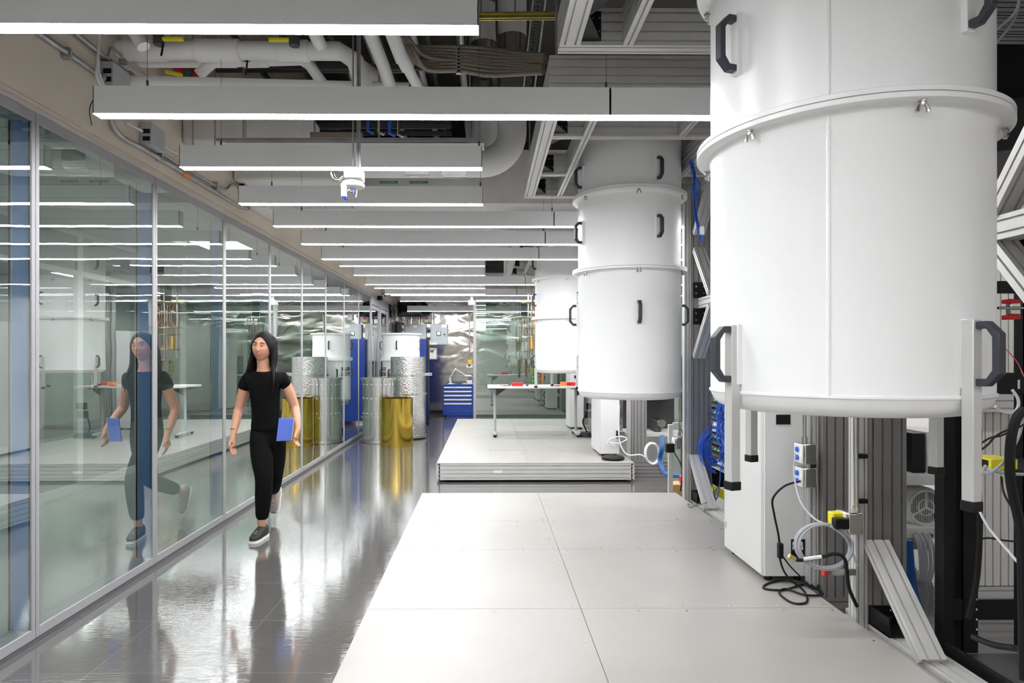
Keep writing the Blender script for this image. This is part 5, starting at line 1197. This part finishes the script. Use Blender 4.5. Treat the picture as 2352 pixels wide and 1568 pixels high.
# conduits and boxes on the header wall
XC = XW+.035
def wp(px, py, x=XC): return P(px, py, X=x)
conduit('lower thick conduit running along the beige header', [wp(80, 70), wp(160, 125), wp(235, 178)], .016, 'conduits on the header wall', 'zinc', smooth=3)
conduit('thick bent conduit below the second lamp on the header', [wp(255, 265), wp(262, 292), wp(285, 318), wp(330, 342), wp(430, 402), wp(520, 456), wp(556, 476), wp(570, 477)], .016, 'conduits on the header wall', 'zinc', smooth=4)
conduit('upper conduit with a red stripe along the beige header', [wp(172, 75), wp(232, 125), wp(302, 175)], .016, 'conduits on the header wall', 'zinc')
conduit('thin conduit bending out of the upper box on the header', [wp(245, 150), wp(250, 120), wp(258, 110), wp(288, 135), wp(340, 177)], .007, 'conduits on the header wall', 'zinc', smooth=4, fit=False)
conduit('conduit running from the middle box towards the third lamp', [wp(355, 340), wp(415, 380), wp(470, 412), wp(505, 432), wp(520, 435), wp(535, 424), wp(560, 436)], .012, 'conduits on the header wall', 'zinc', smooth=4)
conduit('thin white conduit entering the middle box on the header', [wp(290, 282), wp(325, 300)], .007, 'conduits on the header wall', 'white')
conduit('thin white conduit leaving the middle box on the header', [wp(360, 324), wp(390, 345), wp(415, 356)], .006, 'conduits on the header wall', 'white')
cable('pair of white wires dropping beside the upper box on the header', [wp(228, 80, XC+.05), wp(224, 140, XC+.05), wp(222, 175, XC+.05), wp(238, 204, XC+.05)], .008, 'cwhite', cat='wire')
cable('white wire dropping next to the upper header box, inner', [wp(226, 140, XC+.04), wp(228, 170, XC+.04), wp(242, 204, XC+.04)], .008, 'cwhite', cat='wire')
def hbox(label, px, py, h=.15):
    q = wp(px, py); r = thing('switch_box', label, 'electrical box', (XC, q.y, q.z-h/2), 'grey boxes on the header')
    MB().box(XW+.007, XC+.055, q.y-.06, q.y+.13, q.z-h/2, q.z+h/2).build('enclosure', 'panelgrey', r, bevel=.004)
    m = MB()
    for k in range(2): m.box(XC-.005, XC+.045, q.y-.0615, q.y-.0605, q.z-h/2+.025+k*.05, q.z-h/2+.055+k*.05)
    m.build('label_plate', 'black', r)
    return r
hbox('upper grey switch box on the beige header, beside the second lamp end', 252, 178); hbox('middle grey switch box on the header below the second lamp', 340, 313); hbox('lower grey switch box on the header at the fourth lamp', 556, 424, .1)
for k, (px, py) in enumerate(((155, 122), (368, 358), (495, 425), (285, 170), (285, 135))):
    q = wp(px, py); m = MB(); m.box(XW+.007, XC+.02, q.y-.012, q.y+.012, q.z-.035, q.z+.03)
    tag(m.build('pipe_clip', 'zinc', bevel=.003), 'small zinc clip holding conduit on the header, '+('nearest the first lamp', 'below the middle box', 'beside the fourth lamp', 'next to the upper box', 'on the thin conduit by the pipes')[k], 'clip', 'conduit clips')
q = wp(427, 401, XC+.001); m = MB(); m.tube([wp(420, 397), wp(434, 405)], .0175, 12); tag(m.build('conduit_label', 'orange'), 'orange label wrapped around the header conduit near the third lamp', 'label')
m = MB(); m.tube([wp(248, 137), wp(262, 149)], .0168, 12); tag(m.build('conduit_label', 'red'), 'red stripe on the upper header conduit beside the box', 'label')
cable('thin black wire curving down the header beside the second lamp end', [wp(216, 224, XW+.02), wp(207, 245, XW+.02), wp(206, 262, XW+.02), wp(211, 288, XW+.02)], .0025, 'black', cat='wire')
# air grille and dark box above the short lamps
r = thing('air_grille', 'dark ceiling air grille above the farther short lamps', 'grille', tuple(P(1135, 612, Y=9.6)))
a = P(1115, 626, Y=9.6); b = P(1157, 598, Y=9.6); MB().box(a.x, b.x, 9.62, 10.0, a.z, b.z).build('housing', 'black', r)
m = MB()
for k in range(8): z = a.z+.01+k*(b.z-a.z-.02)/7; m.box(a.x, b.x, 9.6, 9.612, z-.003, z+.003)
m.build('louvre', 'darkgrey', r)
q = P(1090, 695, Y=13.4); r = thing('ceiling_sensor', 'small white sensor hanging by the end glass post', 'sensor', tuple(q))
MB().box(q.x-.13, q.x-.0, 13.35, 13.5, q.z-.05, q.z+.05).build('sensor_body', 'white', r, bevel=.01); MB().cyl((q.x-.06, 13.42, q.z+.05), (q.x-.06, 13.42, 3.28), .03, 12).build('stem', 'white', r)
m = MB(); qa = P(1190, 420, Y=6.9); qb = P(1255, 410, Y=7.1)
# ================================================================ PERSON
def skin(name, verts, edges, radii, m, parent, sub=2, post=None, extra=None, fat=1.22):
    me = bpy.data.meshes.new('tmp'); me.from_pydata([tuple(v) for v in verts], edges, [])
    bm = bmesh.new(); bm.from_mesh(me); L = bm.verts.layers.skin.verify(); bm.verts.ensure_lookup_table()
    for v, r in zip(bm.verts, radii):
        k = fat if max(r if isinstance(r, tuple) else (r, r)) > .018 else 1.0
        v[L].radius = (r[0]*k, r[1]*k) if isinstance(r, tuple) else (r*k, r*k)
    bm.verts[0][L].use_root = True
    bm.to_mesh(me); bm.free()
    tmp = bpy.data.objects.new('tmp', me); COL.objects.link(tmp)
    s = tmp.modifiers.new('s', 'SKIN'); s.use_smooth_shade = True; s.branch_smoothing = .3
    d = tmp.modifiers.new('d', 'SUBSURF'); d.levels = sub; d.render_levels = sub
    dg = bpy.context.evaluated_depsgraph_get(); me2 = bpy.data.meshes.new_from_object(tmp.evaluated_get(dg))
    bpy.data.objects.remove(tmp); bpy.data.meshes.remove(me)
    if extra:
        bm = bmesh.new(); bm.from_mesh(me2)
        t = bpy.data.meshes.new('x'); t.from_pydata([tuple(v) for v in extra.v], [], extra.f); bm.from_mesh(t); bm.to_mesh(me2); bm.free(); bpy.data.meshes.remove(t)
    bm = bmesh.new(); bm.from_mesh(me2); bmesh.ops.recalc_face_normals(bm, faces=bm.faces); bm.to_mesh(me2); bm.free()
    if post:
        for v in me2.vertices: v.co = post(v.co.copy())
    me2.materials.clear(); me2.materials.append(M[m]); me2.polygons.foreach_set('use_smooth', [True]*len(me2.polygons))
    for p in me2.polygons: p.material_index = 0
    b = parent_loc(parent) if parent else Vector((0,0,0))
    for v in me2.vertices: v.co -= b
    me2.name = name; o = bpy.data.objects.new(name, me2); COL.objects.link(o)
    if parent: o.parent = parent
    return o
person = thing('person', 'person in black t-shirt and trousers walking towards the camera holding a blue notebook', 'person', tuple(P(605, 1243, Z=0)))
YB = 5.45
J = dict(
 pelvis=P(613, 985, Y=5.50), belly=P(611, 950, Y=5.48), chest=P(608, 900, Y=5.46), upch=P(608, 869, Y=5.46), neck0=P(606, 847, Y=5.45), neck1=P(605, 832, Y=5.44), headc=P(604, 815, Y=5.44),
 shR=P(570, 863, Y=5.46), elR=P(548, 940, Y=5.50), wrR=P(535, 1002, Y=5.36), shL=P(650, 866, Y=5.48), elL=P(678, 935, Y=5.55), wrL=P(685, 985, Y=5.40),
 hipR=P(597, 1000, Y=5.48), knR=P(607, 1100, Y=5.34), anR=P(601, 1205, Y=5.36), hipL=P(634, 1000, Y=5.53), knL=P(628, 1102, Y=5.58), anL=P(628, 1160, Y=5.93))
J['anR'].z = .10
J['anL'].z = .27
toeR = Vector((J['anR'].x-.02, J['anR'].y-.14, .045)); heelR = Vector((J['anR'].x, J['anR'].y+.04, .05))
V = []; E = []; R_ = []
def add(p, r, prev=None):
    V.append(Vector(p)); R_.append(r)
    if prev is not None: E.append((prev, len(V)-1))
    return len(V)-1
# body skeleton
i0 = add(J['pelvis'], (.078, .066)); ib = add(J['belly'], (.070, .060), i0); ic = add(J['chest'], (.085, .070), ib); iu = add(J['upch'], (.078, .060), ic); n0 = add(J['neck0'], .046, iu); n1 = add(J['neck1'], .042, n0); hc = add(J['headc'], .055, n1)
def limb(pr, pts): 
    for p, r in pts: pr = add(p, r, pr)
    return pr
def mid(a, b, t=.5): return J[a].lerp(J[b], t)
wr1 = limb(iu, [(J['shR'], .040), (mid('shR', 'elR'), .040), (J['elR'], .032), (mid('elR', 'wrR', .35), .032), (mid('elR', 'wrR', .75), .024), (J['wrR'], .019)])
wl1 = limb(iu, [(J['shL'], .040), (mid('shL', 'elL'), .040), (J['elL'], .032), (mid('elL', 'wrL', .35), .032), (mid('elL', 'wrL', .75), .024), (J['wrL'], .019)])
limb(i0, [(J['hipR'], .066), (mid('hipR', 'knR'), .058), (J['knR'], .042), (mid('knR', 'anR', .3), .042), (mid('knR', 'anR', .75), .034), (J['anR'], .027), (heelR, .02), (toeR+Vector((0,.05,-.01)), .016)])
eL = J['anL']; limb(i0, [(J['hipL'], .066), (mid('hipL', 'knL'), .058), (J['knL'], .042), (mid('knL', 'anL', .35), .042), (mid('knL', 'anL', .75), .034), (eL, .027), (eL+Vector((.0, .02, -.04)), .02), (eL+Vector((.0, -.02, -.10)), .016)])
# hands: palm plus five fingers
def hand(wi, wr, dirv, side, curl, spread=.35):
    d = dirv.normalized(); pa = side.normalized(); nrm = d.cross(pa).normalized()
    palm = add(wr+d*.045, (.030, .016), wi)
    palm2 = add(wr+d*.085, (.034, .014), palm)
    for k, (off, ln) in enumerate(((-.027, .062), (-.009, .074), (.009, .070), (.026, .055))):
        b = wr+d*.09+pa*off; dd = d; p = palm2; pos = b; p = add(pos, .0088, p)
        for j in range(3):
            dd = (dd*math.cos(curl)+nrm*math.sin(curl)).normalized(); pos = pos+dd*ln/3; p = add(pos, .0083-.0007*j, p)
    tb = wr+d*.035-pa*.028; p = add(tb, .011, palm); td = (d*.6-pa*.75+nrm*.3).normalized()
    for j in range(2): tb = tb+td*.028; td = (td+d*.35).normalized(); p = add(tb, .0095-.001*j, p)
hand(wr1, J['wrR'], Vector((-.03, -.05, -1)), Vector((.25, 1, 0)), .28)
hand(wl1, J['wrL'], Vector((-.25, -.12, -1)), Vector((.1, 1, -.1)), .55)
# head
hx = J['headc'].copy(); HC = P(604, 797.5, Y=5.42); hyaw = D(-5)   # turned to the left of the picture
hm = MB()
def head_pt(lat, lon):
    x = math.cos(lat)*math.sin(lon); y = -math.cos(lat)*math.cos(lon); z = math.sin(lat)
    rx, ry, rz = .084, .098, .122
    if z < 0:
        t = -z; rx *= 1-.33*t**1.3; ry *= 1-.22*t**1.5
        if y < 0: y *= 1+.12*t
    px_, py_, pz_ = rx*x, ry*y, rz*z
    if y < 0:
        fr = max(0, -y)
        py_ -= .026*math.exp(-((px_)/.011)**2-((pz_+.022)/.016)**2)*fr + .012*math.exp(-((px_)/.009)**2-((pz_-.006)/.028)**2)*fr   # nose
        for s in (-1, 1): py_ += .011*math.exp(-((px_-s*.031)/.015)**2-((pz_-.014)/.011)**2)*fr    # eye sockets
        py_ -= .006*math.exp(-((pz_-.034)/.010)**2)*math.exp(-(px_/.045)**2)*fr                      # brow
        py_ -= .007*math.exp(-((px_)/.022)**2-((pz_+.058)/.009)**2)*fr                                # lips
        py_ -= .008*math.exp(-((px_)/.02)**2-((pz_+.098)/.014)**2)*fr                                 # chin
        for s in (-1, 1): py_ -= .006*math.exp(-((px_-s*.04)/.018)**2-((pz_+.02)/.02)**2)*fr
    return Vector((px_, py_, pz_))
NL, NO = 40, 56
Rz = Matrix.Rotation(hyaw, 3, 'Z') @ Matrix.Rotation(D(6), 3, 'Y')
vs = []; fs = []
for i in range(NL+1):
    for k in range(NO): vs.append(HC+Rz@head_pt(-PI/2+PI*i/NL, 2*PI*k/NO))
for i in range(NL):
    for k in range(NO): k2 = (k+1) % NO; fs.append((i*NO+k, i*NO+k2, (i+1)*NO+k2, (i+1)*NO+k))
hm.add(vs, fs)
for s in (-1, 1):   # ears
    c_ = HC+Rz@Vector((s*.073, .006, -.008)); e_ = Rz@Vector((s*.5, .25, 0)); m2 = []
    hm.lathe(c_, [(0, -.03), (.006, -.028), (.009, 0), (.008, .02), (0, .03)], 10)
body = skin('body', V, E, R_, 'skin', person, 2, extra=hm)
def face(name, pts, r, m, n=8, smooth=4):
    MB().tube([HC+Rz@Vector(p) for p in pts], r, n, smooth=smooth).build(name, m, person)
for s in (-1, 1):
    e = HC+Rz@Vector((s*.031, -.0825, .012)); q = MB(); q.lathe(e, [(0, -.008), (.0075, -.004), (.0105, 0), (.0075, .004), (0, .008)], 14); eo = q.build('eye', 'eyew', person)
    q = MB(); q.tube([e+Rz@Vector((0, -.0085, 0)), e+Rz@Vector((0, -.0112, 0))], [.0048, .0035], 10); q.build('iris', 'hair', eo)
    face('eyebrow', [(s*.014, -.0975, .034), (s*.03, -.0955, .040), (s*.048, -.086, .035)], .003, 'hair')
    face('eyelid', [(s*.018, -.092, .016), (s*.031, -.0935, .0215), (s*.045, -.086, .015)], .0024, 'skin')
face('mouth', [(-.027, -.084, -.052), (-.010, -.0965, -.060), (.010, -.0965, -.060), (.027, -.084, -.052)], .0042, 'lips')
# clothing: t-shirt
V = []; E = []; R_ = []
ih = add(J['pelvis']+Vector((0,0,-.04)), (.122, .104)); i0 = add(J['pelvis'].lerp(J['belly'], .35), (.112, .096), ih); ib = add(J['belly'], (.100, .086), i0); ic = add(J['chest'], (.118, .100), ib); iu = add(J['upch'], (.112, .090), ic); it = add(J['upch'].lerp(J['neck0'], .55), (.098, .076), iu); add(J['upch'].lerp(J['neck0'], .85), (.066, .060), it)
U = Vector((0,0,.012)); limb(iu, [(J['shR']+U*.3, .060), (mid('shR', 'elR', .45), .050)]); limb(iu, [(J['shL']+U*.3, .060), (mid('shL', 'elL', .42), .050)])
skin('t_shirt', V, E, R_, 'cloth', person, 2)
V = []; E = []; R_ = []
i0 = add(J['pelvis'], (.118, .100)); add(J['belly'].lerp(J['pelvis'], .3), (.104, .090), i0)
limb(i0, [(J['hipR'], .098), (mid('hipR', 'knR'), .086), (J['knR'], .064), (mid('knR', 'anR', .3), .064), (mid('knR', 'anR', .7), .052), (J['anR']+Vector((0, 0, .045)), .044)])
limb(i0, [(J['hipL'], .098), (mid('hipL', 'knL'), .086), (J['knL'], .066), (mid('knL', 'anL', .35), .062), (mid('knL', 'anL', .7), .052), (J['anL'].lerp(J['knL'], .12), .046)])
skin('trousers', V, E, R_, 'cloth', person, 2, fat=1.18)
# hair: cap plus falling locks
cap = MB(); vs = []; fs = []
NA, NB = 26, 48
for i in range(NA+1):
    lat = PI/2-PI*.78*i/NA
    for k in range(NB):
        lon = 2*PI*k/NB; z = math.sin(lat)
        # hairline: on the face side stop early
        f = max(0, math.cos(lon)); lat2 = PI/2-(PI*.78-f**1.2*PI*.50)*i/NA
        p = Vector((math.cos(lat2)*math.sin(lon)*.099, -math.cos(lat2)*math.cos(lon)*.110+.008, math.sin(lat2)*.135+.002))
        vs.append(HC+Rz@p)
for i in range(NA):
    for k in range(NB): k2 = (k+1) % NB; fs.append((i*NB+k, i*NB+k2, (i+1)*NB+k2, (i+1)*NB+k))
cap.add(vs, fs)
hair = cap.build('hair', 'hair', person); sm = hair.modifiers.new('th', 'SOLIDIFY'); sm.thickness = .012; sm.offset = -1
def lock(pts, r0, r1):
    p0 = Vector(pts[0]); pts = [(p0.x*.85, p0.y*.9, p0.z+.045)]+list(pts); pp = catmull([HC+Rz@Vector(p) for p in pts], 5); n_ = len(pp)
    MB().tube(pp, [max(.002, (r0+(r1-r0)*i/(n_-1))*min(1, .25+3*i/n_)*min(1, 2.5*(1-i/(n_-1))+.1)) for i in range(n_)], 8).build('hair_lock', 'hair', person)
for k in range(10):
    a = k/9; s = 1
    lock([(.074-.01*a, .0+.05*a, .06), (.090, .0+.055*a, -.05), (.105-.02*a, -.01+.06*a, -.15), (.145-.05*a, -.06+.10*a, -.26), (.15-.05*a, -.07+.10*a, -.36+.03*math.sin(k))], .024, .014)
    lock([(-.074+.01*a, .01+.05*a, .05), (-.088, .01+.055*a, -.05), (-.098+.02*a, .0+.06*a, -.15), (-.115+.04*a, -.02+.08*a, -.25), (-.11+.03*a, -.02+.08*a, -.33)], .022, .012)
for k in range(9):
    x = -.06+.015*k; lock([(x, .09, .05), (x*1.15, .108, -.06), (x*1.2, .11, -.18), (x*1.2, .12, -.32)], .022, .014)
# shoes
def shoe(o, d, up, m, nm):
    """o: ankle, d: toe direction, up"""
    d = d.normalized(); up = (up-d*up.dot(d)).normalized(); w = d.cross(up); q = MB(); prof = []
    secs = [(-.078, .024, .070, 0), (-.058, .036, .088, 0), (-.01, .040, .094, 0), (.04, .041, .082, 0), (.09, .045, .056, 0), (.135, .041, .036, 0), (.165, .026, .024, 0), (.172, .008, .012, 0)]
    for t, hw, hh, _ in secs:
        for k in range(16):
            a = 2*PI*k/16; yy = math.sin(a); prof.append(o+d*t+w*hw*math.cos(a)+up*(-.075+.018+(hh*(yy*.5+.5) if yy > -.2 else 0)))
    fs = []
    n_ = len(secs)
    for i in range(n_-1):
        for k in range(16): k2 = (k+1) % 16; fs.append((i*16+k, i*16+k2, (i+1)*16+k2, (i+1)*16+k))
    fs += [tuple(range(16))[::-1], tuple((n_-1)*16+k for k in range(16))]
    q.add(prof, fs); s = q.build(nm, m, person)
    q = MB(); vv = []
    for zz in (-.078, -.056):
        for t, hw, hh, _ in secs: vv.append(o+d*t+w*(hw+.004)+up*zz)
        for t, hw, hh, _ in reversed(secs): vv.append(o+d*t-w*(hw+.004)+up*zz)
    n2 = 2*n_; fs = [(i, (i+1) % n2, n2+(i+1) % n2, n2+i) for i in range(n2)]+[tuple(range(n2))[::-1], tuple(range(n2, 2*n2))]
    q.add(vv, fs); q.build('sole', 'sole', s)
    q = MB()
    for t in (.0, .022, .044, .066): q.tube([o+d*(t+.035)-w*.024+up*(.006-.38*t), o+d*(t+.04)+up*(.017-.38*t), o+d*(t+.035)+w*.024+up*(.006-.38*t)], .0035, 6, smooth=3)
    q.build('laces', 'cgrey', s)
shoe(Vector((J['anR'].x, J['anR'].y, .079)), Vector((-.12, -1, .0)), Vector((0, 0, 1)), 'shoe', 'shoe')
shoe(J['anL']+Vector((0, .02, -.02)), Vector((.0, -.42, -.9)), Vector((0, -.9, .42)), 'shoe2', 'shoe')
# notebook
nb = P(655, 986, Y=5.36)
r = thing('notebook', 'blue notebook held against the hip of the walking person', 'notebook', tuple(nb))
er = Vector((.93, .25, .0)); up = Vector((.12, .0, 1)).normalized()
MB().obox(nb, er*.062, Vector((-.25, .93, 0)).normalized()*.006, up*.095).build('cover', 'book', r, bevel=.003)
MB().obox(nb+er*.002, er*.0625, Vector((-.25, .93, 0)).normalized()*.0045, up*.0925).build('pages', 'white', r)
m = MB().tube([P(531, 984, Y=5.365)+Vector((.018*math.cos(a)+.012, .02*math.sin(a), 0)) for a in [2*PI*k/12 for k in range(12)]], .0025, 6, closed=True)
m.build('bracelet', 'black', person)
